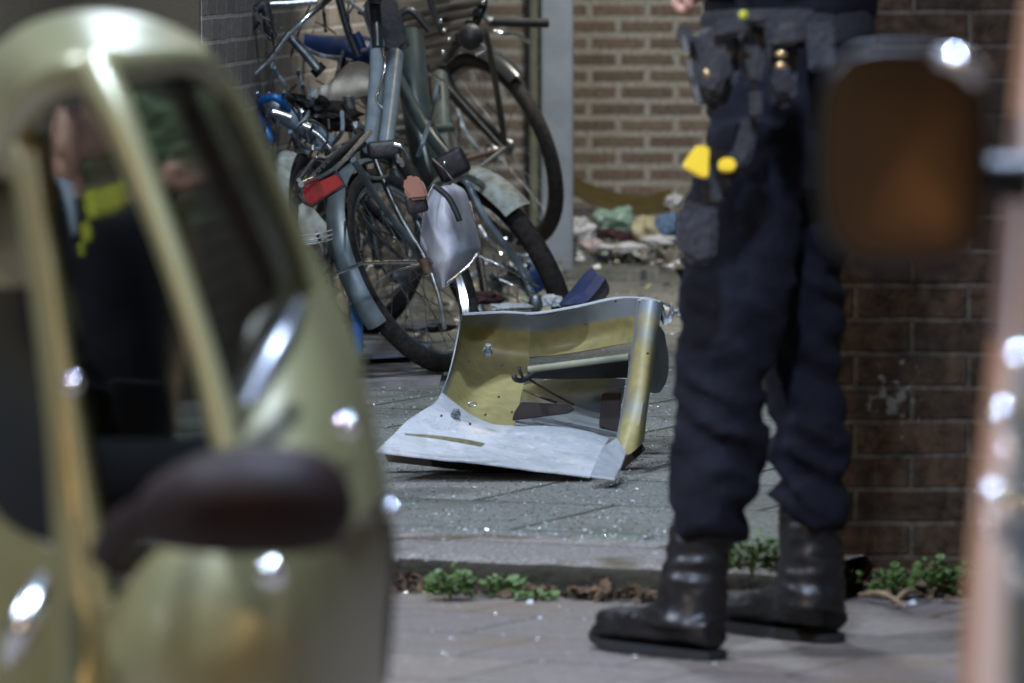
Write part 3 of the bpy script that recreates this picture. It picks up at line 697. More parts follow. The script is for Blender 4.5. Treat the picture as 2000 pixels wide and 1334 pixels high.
# C: wheel with the cream white fender, half behind the aluminium sheet
Cc = thing('bicycle', gr(1085, 640, ZP), 'bicycle with a rusty cream white fender and thick black tyre, right behind the metal sheet', 'bicycle', PILE)
WC = wheel(Cc, (985, 545, 705), 218, 29, .42, 1, .03, 28, rim='dullmetal')
fender(Cc, WC, -10, 64, 'whitefender', .042, .016, arch=.014)
tb(Cc, 'fork', [(905, 340, 715), (950, 430, 715), (1010, 510, 712), (1046, 592, 712)], .010, 'greyframe')
tb(Cc, 'fork', [(935, 500, 715), (1000, 530, 715), (1050, 560, 712)], .003, 'chrome')
tb(Cc, 'fender_stay', [(975, 545, 715), (1020, 565, 715), (1060, 580, 712)], .003, 'chrome')
tb(Cc, 'frame_tube', [(760, 120, 700), (830, 250, 705), (905, 345, 712)], .018, 'greenframe')
bm = new(); ball(bm, at(1046, 594, 722), .02, .012, .026); obj('hub_cap', bm, M['dullmetal'], Cc)

# D: bicycle with the worn white saddle and chrome handlebar
Dd = thing('bicycle', gr(640, 700, ZP), 'bicycle with a worn white saddle, torn black padding and chrome handlebar stem', 'bicycle', PILE)
sd_ = saddle(Dd, at(664, 160, 735), .2, .075, (RT * -.88 + FW * -.25 - UP * .38), (UP * .85 - FW * .45), 'whitesaddle', springs=False)
bm = new(); bmesh.ops.create_icosphere(bm, subdivisions=4, radius=1)
for v in bm.verts:
    v.co *= 1 + noise.noise(v.co * 2.2) * .45 + noise.noise(v.co * 7) * .25
    v.co = Vector((v.co.x * .088, v.co.y * .05, v.co.z * .038))
bmesh.ops.transform(bm, matrix=Matrix.Translation(at(628, 214, 735)) @ Matrix.Rotation(R(12), 4, 'Y'), verts=bm.verts); obj('torn_padding', bm, M['fuzz'], sd_)
pts = [at(680 + i * .1, 188 + i * .5, 748) + (RT * math.cos(i * .8) + FW * math.sin(i * .8)) * .014 for i in range(50)]
bm = new(); tube(bm, pts, .0022, 6); obj('spring', bm, M['dullmetal'], sd_)
tb(Dd, 'seat_post', [(640, 225, 725), (618, 245, 725), (690, 250, 725)], .012, 'rust')
tb(Dd, 'top_tube', [(515, 195, 740), (575, 235, 740), (640, 280, 738)], .028, 'greyframe')
tb(Dd, 'frame_lug', [(508, 200, 742), (528, 190, 744), (548, 196, 744), (562, 215, 742)], .011, 'blueframe')
tb(Dd, 'lever', [(532, 218, 770), (552, 224, 770), (568, 230, 770)], .009, 'chrome')
tb(Dd, 'lever', [(590, 243, 770), (606, 250, 770)], .011, 'chrome')
tb(Dd, 'lever', [(610, 255, 770), (628, 268, 770), (646, 290, 770)], .008, 'chrome')
tb(Dd, 'handlebar_stem', [(562, 66, 740), (592, 100, 740), (622, 135, 740)], .0125, 'dullmetal')
tb(Dd, 'handlebar', [(492, 150, 742), (530, 112, 742), (562, 68, 742), (600, 34, 742), (640, 0, 740), (655, -20, 740)], .0085, 'chrome')
tb(Dd, 'grip', [(442, 104, 744), (470, 72, 744), (500, 38, 744)], .0165, 'blackplastic')
tb(Dd, 'grip_end', [(500, 20, 744), (515, 10, 744), (522, 30, 744), (526, 60, 744), (535, 74, 744)], .014, 'blackplastic')
tb(Dd, 'brake_lever', [(428, -10, 742), (436, 30, 742), (444, 62, 742), (440, 88, 742)], .007, 'chrome')
tb(Dd, 'brake_cable', [(418, 10, 742), (412, 50, 742), (420, 100, 742), (440, 120, 742)], .004, 'blackplastic')
tb(Dd, 'fork', [(500, 290, 745), (540, 400, 745), (590, 520, 745)], .012, 'dullmetal')
tb(Dd, 'crossbar', [(528, 8, 735), (570, 6, 735), (620, 2, 735)], .0085, 'chrome')
tb(Dd, 'saddle_clamp', [(616, 130, 735), (628, 142, 735)], .02, 'blackplastic')
WD = wheel(Dd, (625, 500, 742), 205, 12, .3, -1, .022, 20, rim='dullmetal')
fender(Dd, WD, -100, -20, 'whitefender', .03)
tb(Dd, 'lamp_wire', [(585, 290, 775), (582, 250, 775), (610, 235, 775), (640, 262, 775), (628, 300, 775)], .003, 'blackplastic')
bm = new(); prism(bm, [at(*p, 760) for p in ((584, 395), (610, 405), (640, 440), (648, 470), (588, 482), (580, 440))], .03, FW, .006); obj('headlamp_shell', bm, M['whitefender'], Dd)
for i in range(3): tb(Dd, 'trim_line', [(586, 462 + i * 9, 775), (620, 457 + i * 9, 775), (650, 449 + i * 9, 775)], .0022, 'chrome')

# E: blue bicycle behind, at the wall
E = thing('bicycle', gr(560, 640, ZP), 'bright blue bicycle with a dark blue saddle, half hidden behind the others', 'bicycle', PILE)
saddle(E, at(650, 78, 690), .26, .09, (RT * -.9 + FW * .2 + UP * .12), (UP * 1 + FW * -.25), 'blueplastic')
tb(E, 'head_tube', [(492, 150, 735), (505, 200, 737), (528, 285, 740)], .014, 'blueframe')
tb(E, 'fork', [(530, 285, 742), (560, 380, 742), (600, 460, 742)], .010, 'fender')
tb(E, 'seat_post', [(665, 105, 690), (680, 200, 695), (700, 330, 700)], .014, 'chrome')
tb(E, 'seat_tube', [(690, 230, 690), (720, 400, 700), (740, 520, 705)], .015, 'darkframe')
WE = wheel(E, (770, 430, 625), 180, -15, .35, -1, .022, 20, rim='dullmetal')
tb(E, 'chain_stay', [(740, 520, 700), (760, 470, 660), (770, 430, 628)], .011, 'darkframe')
tb(E, 'brake_hood', [(694, 65, 700), (702, 80, 700), (708, 96, 700)], .014, 'blueplastic')
tb(E, 'stay', [(660, -10, 700), (680, 60, 700), (700, 110, 700)], .012, 'darkframe')

# F: dark bicycle lying underneath everything
Ff = thing('bicycle', gr(760, 650, ZP), 'black bicycle crushed low at the bottom of the pile behind the front wheel', 'bicycle', PILE)
WF = wheel(Ff, (720, 470, 700), 190, -8, .6, 1, .021, 20, rim='dullmetal')
WG = wheel(Ff, (800, 230, 600), 165, 5, .3, -1, .021, 20, rim='dullmetal')
for pts, r, m in (([(560, 330, 710), (640, 330, 705), (790, 470, 700)], .013, 'darkframe'), ([(700, 130, 680), (760, 300, 690), (900, 560, 700)], .015, 'darkframe'),
                  ([(880, 250, 672), (920, 420, 690), (950, 590, 700)], .012, 'darkframe'), ([(640, 300, 700), (760, 260, 690), (880, 250, 680)], .014, 'greenframe')):
    tb(Ff, 'frame_tube', pts, r, m)
tb(Ff, 'handlebar', [(700, 20, 690), (760, 40, 690), (800, 20, 690), (840, 60, 690)], .011, 'darkframe')
tb(Ff, 'grip', [(745, 10, 700), (770, 60, 700), (790, 95, 700)], .02, 'blackplastic')
tb(Ff, 'handlebar', [(845, 385, 730), (905, 345, 720), (960, 375, 712)], .009, 'dullmetal')

# bag, cables, chains and thin rods tangled through the pile
bm = new(); prism(bm, [at(x, y, 712) for x, y in ((704, 18), (724, -12), (772, -8), (800, 84), (770, 112), (728, 84))], .05, FW, .012); obj('saddle_bag', bm, M['blackplastic'], A)
random.seed(31)
def tangle(t, n, x0, x1, y0, y1, sa, sb):
    for i in range(n):
        x = random.uniform(x0, x1); y = random.uniform(y0, y1); a = random.uniform(-2.4, -.5) if random.random() < .7 else random.uniform(-3, 0); L = random.uniform(50, 170); b = random.gauss(0, .5); s_ = random.uniform(sa, sb)
        pts = [(x, y, s_)]
        for k in range(4):
            x += math.cos(a) * L / 4; y -= math.sin(a) * L / 4 * 1; a += b / 2; pts.append((x, y, s_ + random.uniform(-12, 12)))
        nm, r, m = random.choice((('cable', .0028, 'blackplastic'), ('cable', .0032, 'darkframe'), ('stay', .0045, 'dullmetal'), ('stay', .005, 'darkframe'), ('cable', .0025, 'chrome'), ('stay', .006, 'greyframe')))
        tb(t, nm, pts, r, m, seg=7)
tangle(Dd, 26, 500, 700, 150, 420, 700, 760)
tangle(Ff, 24, 600, 860, 150, 480, 640, 735)
tangle(B, 14, 800, 960, 180, 420, 600, 660)
tangle(E, 22, 420, 700, -20, 220, 680, 740)
tangle(E, 14, 400, 540, -10, 180, 715, 745)
tangle(A, 10, 600, 860, 280, 480, 745, 775)
tangle(Cc, 12, 880, 1050, 380, 540, 640, 700)
# small stuff in and under the pile
bm = new(); 
patch(bm, [[at(1098, 600, 760), at(1122, 572, 758), at(1148, 540, 755), at(1160, 530, 752)], [at(1110, 604, 775), at(1140, 590, 772), at(1165, 560, 768), at(1175, 545, 766)],
           [at(1125, 604, 760), at(1158, 590, 755), at(1180, 572, 752), at(1180, 556, 750)]], 14, 10, .012)
bl = tag(obj('blue_mudguard', bm, M['blueplastic']), 'blue curved plastic mudguard standing behind the top edge of the metal sheet', 'mudguard')
t = thing('bottle', gr(1068, 640, ZP), 'blue plastic bottle caught behind the thick black tyre', 'bottle')
tb(t, 'body', [(1000, 525, 690), (1030, 540, 690), (1052, 572, 690)], [.02, .035, .03], 'blueplastic'); tb(t, 'cap', [(990, 518, 690), (1000, 525, 690)], .014, 'white')
t = thing('tool_case', gr(697, 700, ZP), 'narrow blue grey plastic case standing between the olive car and the front wheel', 'case')
bm = new(); box(bm, at(697, 640, 770), .03, .05, .14, bevel=.006); obj('body', bm, M['blueframe'], t)
bm = new(); box(bm, at(695, 588, 770), .04, .06, .02, bevel=.005); obj('lid', bm, M['greyframe'], t)
LY = 'damp cardboard layers under the bicycles'
def flat(name, pix, z, th, m, label):
    bm = new(); pts = [gr(x, y, z) for x, y in pix]
    a = [bm.verts.new(p + Vector((0, 0, noise.noise(p * 9) * .01))) for p in pts]; b = [bm.verts.new(v.co - Vector((0, 0, th))) for v in a]; n = len(a)
    bm.faces.new(a); bm.faces.new(b[::-1])
    for i in range(n): bm.faces.new((a[i], b[i], b[(i + 1) % n], a[(i + 1) % n]))
    bmesh.ops.subdivide_edges(bm, edges=bm.edges[:], cuts=3, use_grid_fill=True)
    return tag(obj(name, bm, m, smooth=False), label, 'cardboard', LY)
flat('cardboard_sheet', [(640, 745), (860, 742), (870, 700), (820, 655), (640, 660)], .075, .012, M['board'], 'lowest damp cardboard sheet, widest of the layers left of the front wheel')
flat('cardboard_sheet', [(650, 702), (800, 695), (845, 672), (760, 640), (650, 650)], .092, .008, M['column'], 'pale grey cardboard sheet lying on the damp widest one')
flat('cardboard_sheet', [(655, 650), (760, 632), (742, 612), (660, 618)], .105, .006, M['white'], 'small white sheet at the back of the cardboard layers')
t = crumple('rag', 940, 585, 720, .06, .05, .02, M['maroon'], 'dark red rag on the ground behind the sheet and tyre', 'rag', 21); t['group'] = LY
t = crumple('plastic_film', 830, 640, 720, .08, .06, .02, M['board'], 'grey brown rumpled film seen through the spokes of the front wheel', 'plastic film', 22); t['group'] = LY
t = crumple('plastic_film', 1000, 600, 730, .05, .05, .012, M['white'], 'pale film scraps on the ground just above the sheet edge', 'plastic film', 23); t['group'] = LY
t = crumple('stone_chip', 1075, 590, 720, .03, .03, .02, M['white'], 'pale stone chip beside the thick black tyre', 'stone', 24); t['group'] = LY

random.seed(77)
bm = new(); sm_ = [M['white'], M['cream'], M['board'], M['pink'], M['mint'], M['olive']]
for i in range(420):
    if i < 190: p = gr(random.uniform(1085, 1345), random.gauss(492, 20), .12)
    elif i < 300: p = gr(random.uniform(620, 1180), random.uniform(585, 690), ZP)
    else: p = gr(random.uniform(900, 1345), random.uniform(520, 640), ZP)
    n0 = len(bm.faces); leafq(bm, Vector((p.x, p.y, max(p.z, .066) + random.random() * .018)), random.uniform(.01, .045), .6)
    bm.faces.ensure_lookup_table(); mi = random.choice((0, 0, 1, 2, 2, 2, 3, 4, 5))
    for f in bm.faces[n0:]: f.material_index = mi
tag(obj('litter_scraps', bm, sm_, smooth=False, keep=True), kind='stuff')
# ------------------------------------------------------------------ bent aluminium sheet
SC[0] = .977
P = thing('metal_sheet', gr(1000, 900, ZP), 'bent aluminium cladding panel with a torn opening, lying on the pavement', 'metal panel')
NB = -FW
def cb(x0, x1, y0, y1):
    def fn(u, v):
        e = min(1, max(0, (u - x0[0]) / (x0[1] - x0[0]))) * min(1, max(0, (x1[1] - u) / (x1[1] - x1[0]))) if True else 1
        g = min(1, max(0, (v - y0[0]) / (y0[1] - y0[0]))) * min(1, max(0, (y1[1] - v) / (y1[1] - y1[0])))
        return e * g
    return fn
bm = new()
# left field, full height
patch(bm, [[at(903, 615, 926), at(912, 614, 923), at(950, 612, 920), at(985, 612, 919), at(1036, 614, 917)],
           [at(898, 640, 924), at(908, 640, 920), at(945, 645, 915), at(985, 650, 915), at(1036, 652, 915)],
           [at(888, 690, 926), at(898, 690, 920), at(940, 695, 915), at(985, 697, 914), at(1034, 700, 914)],
           [at(876, 735, 932), at(888, 738, 928), at(930, 745, 922), at(980, 750, 921), at(1022, 752, 920)],
           [at(862, 768, 940), at(880, 782, 938), at(915, 800, 934), at(960, 812, 934), at(1008, 822, 932)],
           [at(862, 768, 941), at(885, 786, 941), at(920, 812, 940), at(965, 828, 940), at(1005, 833, 940)]], 44, 48, .0025, NB,
      coat=cb((.06, .22), (2, 3), (.10, .22), (.9, 1.3)))
# upper band above the opening
patch(bm, [[at(1036, 614, 917), at(1080, 610, 916), at(1130, 600, 916), at(1190, 587, 918), at(1225, 582, 921), at(1262, 584, 924)],
           [at(1036, 652, 915), at(1080, 650, 913), at(1130, 640, 913), at(1190, 628, 916), at(1225, 622, 920), at(1250, 620, 922)],
           [at(1034, 675, 914), at(1080, 676, 912), at(1130, 668, 912), at(1190, 654, 915), at(1225, 645, 919), at(1244, 645, 921)],
           [at(1033, 697, 914), at(1080, 694, 913), at(1130, 687, 913), at(1180, 678, 916), at(1220, 671, 919), at(1240, 669, 921)]], 44, 24, .0025, NB,
      coat=cb((-2, -1), (2, 3), (.2, .36), (1.5, 2)))
# band below the opening, bulging
patch(bm, [[at(1022, 752, 920), at(1070, 742, 916), at(1120, 738, 914), at(1170, 737, 912), at(1222, 740, 912)],
           [at(1016, 780, 924), at(1070, 778, 916), at(1120, 775, 911), at(1175, 768, 908), at(1218, 770, 906)],
           [at(1010, 805, 930), at(1070, 806, 922), at(1120, 805, 916), at(1165, 800, 908), at(1212, 800, 902)],
           [at(1005, 830, 940), at(1070, 832, 936), at(1120, 838, 934), at(1165, 846, 932), at(1208, 852, 930)]], 34, 24, .0025, NB,
      coat=lambda u, v: (1 - v * 1.3) * (1 if u < .75 else 1 - (u - .75) * 3))
obj('back_panel', bm, M['aluyellow'], P, angle=50)
# top return of the panel: a narrow lip
bm = new(); patch(bm, [[at(905, 615, 926), at(985, 611, 919), at(1045, 613, 917), at(1130, 599, 916), at(1200, 584, 918), at(1262, 583, 924)],
                       [at(908, 611, 918), at(985, 607, 910), at(1045, 609, 908), at(1130, 595, 908), at(1200, 580, 908), at(1262, 580, 914)]], 40, 3, .0015, NB); obj('top_lip', bm, M['alu'], P)
# bottom sheet
bm = new(); patch(bm, [[at(862, 768, 942), at(890, 786, 942), at(925, 812, 942), at(965, 828, 942), at(1010, 831, 942), at(1080, 832, 941), at(1140, 840, 941), at(1190, 855, 941)],
                       [at(846, 790, 948), at(885, 806, 948), at(925, 822, 947), at(970, 836, 947), at(1020, 838, 947), at(1080, 840, 946), at(1140, 848, 946), at(1186, 862, 946)],
                       [at(800, 818, 956), at(860, 826, 954), at(920, 836, 953), at(975, 846, 953), at(1030, 850, 952), at(1080, 854, 952), at(1130, 862, 952), at(1180, 872, 951)],
                       [at(760, 858, 964), at(830, 866, 963), at(905, 874, 962), at(965, 878, 962), at(1030, 884, 961), at(1070, 890, 961), at(1120, 898, 961), at(1166, 904, 960)],
                       [at(733, 882, 972), at(800, 889, 972), at(890, 899, 972), at(960, 907, 972), at(1020, 914, 972), at(1060, 919, 972), at(1110, 925, 972), at(1152, 930, 971)]], 64, 40, .003, UP)
for v in bm.verts: v.co += UP * (noise.noise(v.co * 8) * .003 + noise.noise(v.co * 22) * .0012)
obj('bottom_sheet', bm, M['alu'], P, angle=50)
bm = new(); patch(bm, [[at(790, 846, 975), at(850, 850, 975), at(910, 858, 973), at(948, 866, 971)], [at(792, 849, 976), at(850, 856, 976), at(912, 867, 974), at(940, 872, 973)]], 14, 4, .001, UP); obj('scrape_mark', bm, M['scrape'], P)
# right corner flap, a bright thick strip
bm = new(); prism(bm, [at(1152, 927, 984), at(1166, 897, 978), at(1178, 872, 970), at(1204, 854, 962), at(1224, 884, 962), at(1214, 908, 972), at(1201, 934, 984)], .006, -UP, .0015); obj('corner_flap', bm, M['alu'], P, angle=30)
# right hand folded post
bm = new(); patch(bm, [[at(1243, 588, 930), at(1252, 585, 936), at(1275, 586, 938), at(1294, 592, 936), at(1296, 594, 930)],
                       [at(1238, 640, 934), at(1246, 640, 940), at(1266, 642, 942), at(1284, 646, 940), at(1286, 648, 930)],
                       [at(1228, 720, 938), at(1236, 720, 944), at(1256, 722, 946), at(1273, 726, 944), at(1275, 728, 932)],
                       [at(1214, 800, 944), at(1222, 800, 950), at(1242, 804, 952), at(1262, 806, 950), at(1264, 808, 936)],
                       [at(1204, 852, 950), at(1210, 868, 956), at(1226, 888, 958), at(1252, 868, 954), at(1258, 862, 940)]], 16, 40, .003, NB,
                 coat=lambda u, v: (.9 if .15 < u < .8 else .3) * min(1, max(0, (v - .02) * 5)) * (.45 + .55 * abs(math.sin(v * 7 + 1.2))))
obj('side_post', bm, M['aluyellow'], P, angle=40)
bm = new(); patch(bm, [[at(1245, 585, 936), at(1262, 580, 930), at(1280, 584, 926)], [at(1290, 588, 936), at(1303, 594, 932), at(1310, 597, 928)]], 8, 8, .003, UP); obj('top_cap', bm, M['alu'], P)
bm = new(); rows = []
for x, y0, y1 in ((1290, 590, 624), (1297, 600, 636), (1303, 618, 630), (1311, 596, 628), (1318, 604, 612), (1327, 600, 618), (1336, 606, 608)): rows.append([at(x, y0, 936 - (x % 3) * 6), at(x + 1, (y0 + y1) / 2, 934), at(x, y1, 930 + (x % 2) * 8)])
patch(bm, rows, 5, 20, .002, NB); obj('torn_flap', bm, M['alu'], P, angle=20)
bm = new(); patch(bm, [[at(1284, 632, 916), at(1292, 640, 912), at(1298, 650, 908)], [at(1278, 690, 914), at(1298, 690, 905), at(1306, 700, 900)], [at(1270, 730, 914), at(1294, 735, 904), at(1303, 740, 900)], [at(1262, 765, 916), at(1278, 768, 908), at(1290, 766, 902)]], 12, 22, .0025, NB); obj('rear_flange', bm, M['aluyellow'], P)
# crossbar with its black underside, hook, rods, dark box
bm = new(); a = at(1032, 722, 935); b = at(1228, 697, 938); tube(bm, [a, b], .0075, 14); obj('crossbar', bm, M['frame'], P)
bm = new(); patch(bm, [[at(1030, 726, 932), at(1060, 722, 932), at(1140, 712, 933), at(1228, 702, 934)], [at(1030, 736, 928), at(1060, 740, 928), at(1140, 740, 928), at(1226, 738, 928)]], 20, 6, .012, NB); obj('rubber_channel', bm, M['darkmetal'], P)
bm = new(); ctube(bm, [at(1045, 730, 938), at(1030, 738, 940), at(1018, 743, 941), at(1006, 740, 942), at(1004, 733, 942)], .006); ctube(bm, [at(1022, 740, 941), at(1016, 726, 942), at(1014, 716, 942)], .0035); obj('hook', bm, M['blackplastic'], P)
for a_, b_ in (((1032, 740, 938), (1120, 790, 930)), ((1024, 762, 930), (1086, 786, 928))): tb(P, 'rod', [a_, ((a_[0] + b_[0]) / 2, (a_[1] + b_[1]) / 2 + 1, 934), b_], .0028, 'rust')
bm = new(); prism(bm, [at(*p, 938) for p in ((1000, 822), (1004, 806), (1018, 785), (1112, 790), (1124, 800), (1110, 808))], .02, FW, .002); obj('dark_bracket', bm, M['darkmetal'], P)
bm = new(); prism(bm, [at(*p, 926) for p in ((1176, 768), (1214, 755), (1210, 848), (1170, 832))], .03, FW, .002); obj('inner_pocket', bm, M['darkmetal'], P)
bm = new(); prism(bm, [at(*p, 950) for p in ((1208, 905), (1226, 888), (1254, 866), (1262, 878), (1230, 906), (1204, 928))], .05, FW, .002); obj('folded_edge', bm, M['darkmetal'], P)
bm = new(); prism(bm, [at(*p, 955) for p in ((750, 884), (1150, 926), (1148, 932), (900, 918), (758, 902))], .05, FW, .0); obj('under_strip', bm, M['darkmetal'], P)  # dark strip along the gap below the front edge of the sheet
for (x, y) in ((952, 684), (890, 806)):
    bm = new(); c = at(x, y + 4, 950); d = (UP * .85 - FW * .5 + RT * .1).normalized()
    tube(bm, [c - d * .004, c + d * .005], .011, 6); tube(bm, [c, c + d * .018], .0065, 10); tube(bm, [c + d * .006, c + d * .010], .0095, 6); obj('bolt', bm, M['dullmetal'], P, angle=30)
bm = new(); c = at(922, 790, 946); tube(bm, [c + (RT * math.cos(i * .4) * .008 + UP * math.sin(i * .4) * .005) for i in range(16)], .0018, 6, True); obj('washer', bm, M['dullmetal'], P)
for x, y in ((915, 705), (980, 713), (974, 775), (1000, 805), (948, 810), (948, 616), (1088, 616), (1143, 632), (1265, 690), (1202, 588), (862, 812), (918, 828)):
    bm = new(); c = at(x, y, 950 if y < 800 else 956); ball(bm, c, .0028, .002, .0028, u=8, v=6); obj('rivet', bm, M['blackplastic'], P)

SC[0] = 1.0
# ------------------------------------------------------------------ standing officer
FOOTD = (gr(1185, 1262, 0) - gr(1395, 1288, 0)).normalized(); SIDE = Vector((-FOOTD.y, FOOTD.x, 0))
O = thing('person', gr(1480, 1270, 0), 'standing police officer in dark navy uniform and black boots, hand at the duty belt', 'person')
def esec(px, py, s, hw, dp): return (at(px, py, s), RT * (hw / s), FW * dp + UP * .0)
bm = new()
SF, SR = 1196, 1172
sweep(bm, [esec(1535, 40, 1184, 160, .125), esec(1530, 130, 1184, 155, .13), esec(1522, 220, 1184, 142, .13), esec(1515, 330, 1184, 138, .12), esec(1510, 380, 1184, 128, .11)], 20)
sweep(bm, [esec(1480, 250, 1190, 100, .1), esec(1452, 400, 1192, 112, .098), esec(1442, 550, 1194, 108, .09), esec(1418, 690, SF, 90, .08), esec(1408, 800, SF, 84, .078), esec(1400, 900, SF, 80, .076), esec(1392, 990, SF, 76, .074), esec(1386, 1045, SF, 70, .068)], 40)
sweep(bm, [esec(1575, 250, 1178, 98, .1), esec(1572, 400, 1176, 86, .095), esec(1568, 550, 1174, 76, .088), esec(1568, 700, SR, 76, .08), esec(1574, 850, SR, 76, .078), esec(1580, 960, SR, 72, .074), esec(1584, 1030, SR, 64, .066)], 40)
def folds(co, n):
    z = co.z
    k = noise.noise(Vector((co.x * 7, co.y * 7, z * 17 + co.x * 9)))
    k2 = noise.noise(Vector((co.x * 16 + 5, co.y * 14, z * 36 - co.x * 18)))
    amp = .006 + (.008 if .08 < z < .38 else 0) + (.004 if .42 < z < .62 else 0)
    k3 = noise.noise(Vector((co.x * 4 + 9, co.y * 4, z * 7 + co.x * 6)))
    return amp * (1 - abs(k) * 4.2) * .95 + k2 * .004 + k3 * .005
me = remesh(bm, .009, 5, folds); link('trousers', me, M['navy'], O)
# boots
def boot(ha, ta, s, shaft):
    """ha heel pixel, ta toe pixel on the ground"""
    H = gr(*ha, 0); T = gr(*ta, 0); d = (T - H).normalized(); L = (T - H).length; sd = Vector((-d.y, d.x, 0)); Z = Vector((0, 0, 1))
    bm = new(); secs = []
    for q, wdt, h in ((.0, .028, .05), (.06, .036, .075), (.2, .04, .09), (.38, .043, .088), (.55, .046, .07), (.72, .05, .062), (.86, .048, .056), (.95, .038, .046), (1.0, .02, .03)):
        secs.append((H + d * L * q + Z * (h / 2 + .014), sd * wdt, Z * (h / 2)))
    sweep(bm, secs, 30, 20)
    sh = [at(*p) for p in shaft]
    rs = (.062, .058, .054, .054, .056)
    sweep(bm, [(p, RT * r, FW * r * 1.02) for p, r in zip(sh, rs)], 20, 24)
    me = remesh(bm, .006, 6, lambda co, n: .004 * (.5 - abs(noise.noise(Vector((co.x * 8, co.y * 8, co.z * 34)))) * 3) + .002 * noise.noise(co * 70))
    o = link('boot', me, M['leather'], O)
    bm = new(); n = 22; lo = []; hi = []
    for k in range(n):
        a = 2 * math.pi * k / n; q = .5 + .53 * math.cos(a); ww = .052 * abs(math.sin(a)) ** .6 * (1 if math.sin(a) > 0 else -1) * (1 if q > .5 else .86)
        p = H + d * L * q + sd * ww; lift = .012 * max(0, q - .8) / .2
        lo.append(bm.verts.new(p + Z * (.002 + lift))); hi.append(bm.verts.new(p + Z * (.015 + lift)))
    bm.faces.new(hi); bm.faces.new(lo[::-1])
    for k in range(n): bm.faces.new((lo[k], hi[k], hi[(k + 1) % n], lo[(k + 1) % n]))
    obj('sole', bm, M['sole'], o, angle=40)
boot((1400, 1290), (1172, 1262), SF, [(1350, 1225, 1196), (1352, 1170, SF), (1358, 1110, SF), (1368, 1060, SF), (1378, 1020, SF)])
boot((1630, 1256), (1412, 1225), SR, [(1580, 1195, 1172), (1582, 1140, SR), (1584, 1080, SR), (1584, 1030, SR), (1584, 990, SR)])
# jacket and skin (mostly above the frame)
bm = new()
sweep(bm, [esec(1545, 45, 1184, 168, .135), esec(1545, -60, 1184, 172, .14), esec(1540, -250, 1184, 165, .135), esec(1540, -420, 1184, 195, .13), esec(1540, -540, 1184, 205, .11), esec(1540, -600, 1184, 110, .08)], 24)
sweep(bm, [esec(1395, -520, 1190, 70, .065), esec(1355, -330, 1196, 62, .06), esec(1350, -170, 1204, 55, .05), esec(1385, -30, 1212, 42, .036), esec(1400, 5, 1212, 40, .034)], 20)
sweep(bm, [esec(1690, -520, 1180, 70, .065), esec(1715, -330, 1176, 62, .06), esec(1700, -160, 1185, 55, .05), esec(1620, -110, 1205, 45, .04), esec(1520, -130, 1215, 38, .034)], 20)
link('jacket', remesh(bm, .012, 4, lambda co, n: .008 * noise.noise(co * 12)), M['navy2'], O)
bm = new()
hc = at(1535, -790, 1186); ball(bm, hc, .076, .098, .12); ball(bm, hc - Vector((.03, -.01, .05)), .055, .06, .07)
sweep(bm, [(hc - Vector((0, 0, .22)), RT * .06, FW * .06), (hc - Vector((0, 0, .1)), RT * .055, FW * .055), (hc - Vector((0, 0, .02)), RT * .05, FW * .05)], 8)
ball(bm, hc + Vector((-.085, .02, -.02)), .016, .012, .022); ball(bm, hc + Vector((.02, -.095, -.01)), .015, .01, .03)
hp = at(1362, -36, 1214); ball(bm, hp, .03, .038, .034)
for k in range(4):
    b0 = hp + Vector((-.015, -.022 + k * .016, -.008)); ctube(bm, [b0, b0 + Vector((-.022, 0, -.012 - .002 * k)), b0 + Vector((-.014, .0, -.036 + .004 * k)), b0 + Vector((.008, 0, -.04))], [.0095, .0088, .008, .007], seg=8)
ctube(bm, [hp + Vector((.0, -.03, .0)), hp + Vector((-.015, -.045, -.02)), hp + Vector((-.012, -.04, -.045))], [.012, .011, .009], seg=8)
sweep(bm, [(hp + Vector((.01, 0, .0)), RT * .026, FW * .026), (at(1392, -60, 1212), RT * .03, FW * .03), (hc - Vector((.05, 0, .3)), RT * .02, FW * .02), (hc - Vector((0, 0, .18)), RT * .03, FW * .03)], 20)
link('body', remesh(bm, .006, 3), M['skin'], O)
bm = new(); ball(bm, hc + Vector((.008, 0, .04)), .084, .104, .09); obj('cap', bm, M['navy2'], O)
# belt and duty gear
bm = new(); n = 40; rws = []
for z in (-.028, -.02, .02, .028):
    k_ = 1.045 if abs(z) < .025 else 1.02
    rws.append([at(1538, 58, 1184) + RT * .138 * k_ * math.cos(2 * math.pi * i / n) + FW * .134 * k_ * math.sin(2 * math.pi * i / n) + UP * z for i in range(n + 1)])
patch(bm, rws, n, 6, .006); obj('belt', bm, M['pouch'], O)
def gear(name, pix, s, dep, m, parent=O, bev=.006):
    bm = new(); prism(bm, [at(x, y, s) for x, y in pix], dep, FW, bev); return obj(name, bm, M[m], parent, angle=35)
for pix_, s_, d_, m_ in (([(1448, 20), (1500, 16), (1502, 44), (1450, 48)], 1236, .05, 'holster'), ([(1462, 176), (1486, 172), (1490, 226), (1466, 232)], 1228, .03, 'holster'), ([(1504, 44), (1556, 38), (1562, 84), (1506, 92)], 1228, .05, 'holster'), ([(1574, 40), (1630, 44), (1632, 130), (1580, 140)], 1212, .06, 'pouch')):
    gear('pouch_flap', pix_, s_, d_, m_, bev=.005)
h = gear('holster', [(1352, 60), (1398, 50), (1442, 42), (1450, 110), (1436, 175), (1412, 214), (1372, 216), (1352, 178), (1346, 110)], 1232, .075, 'holster', bev=.012)
gear('holster_lip', [(1392, 40), (1446, 34), (1452, 66), (1398, 76)], 1240, .05, 'pouch', h, .006)
gear('holster_body', [(1364, 96), (1404, 84), (1430, 92), (1420, 160), (1396, 190), (1370, 180)], 1240, .03, 'holster', h, .01)
gear('pistol_grip', [(1318, 58), (1328, 48), (1352, 50), (1360, 66), (1352, 92), (1330, 88)], 1236, .05, 'blackplastic', h)
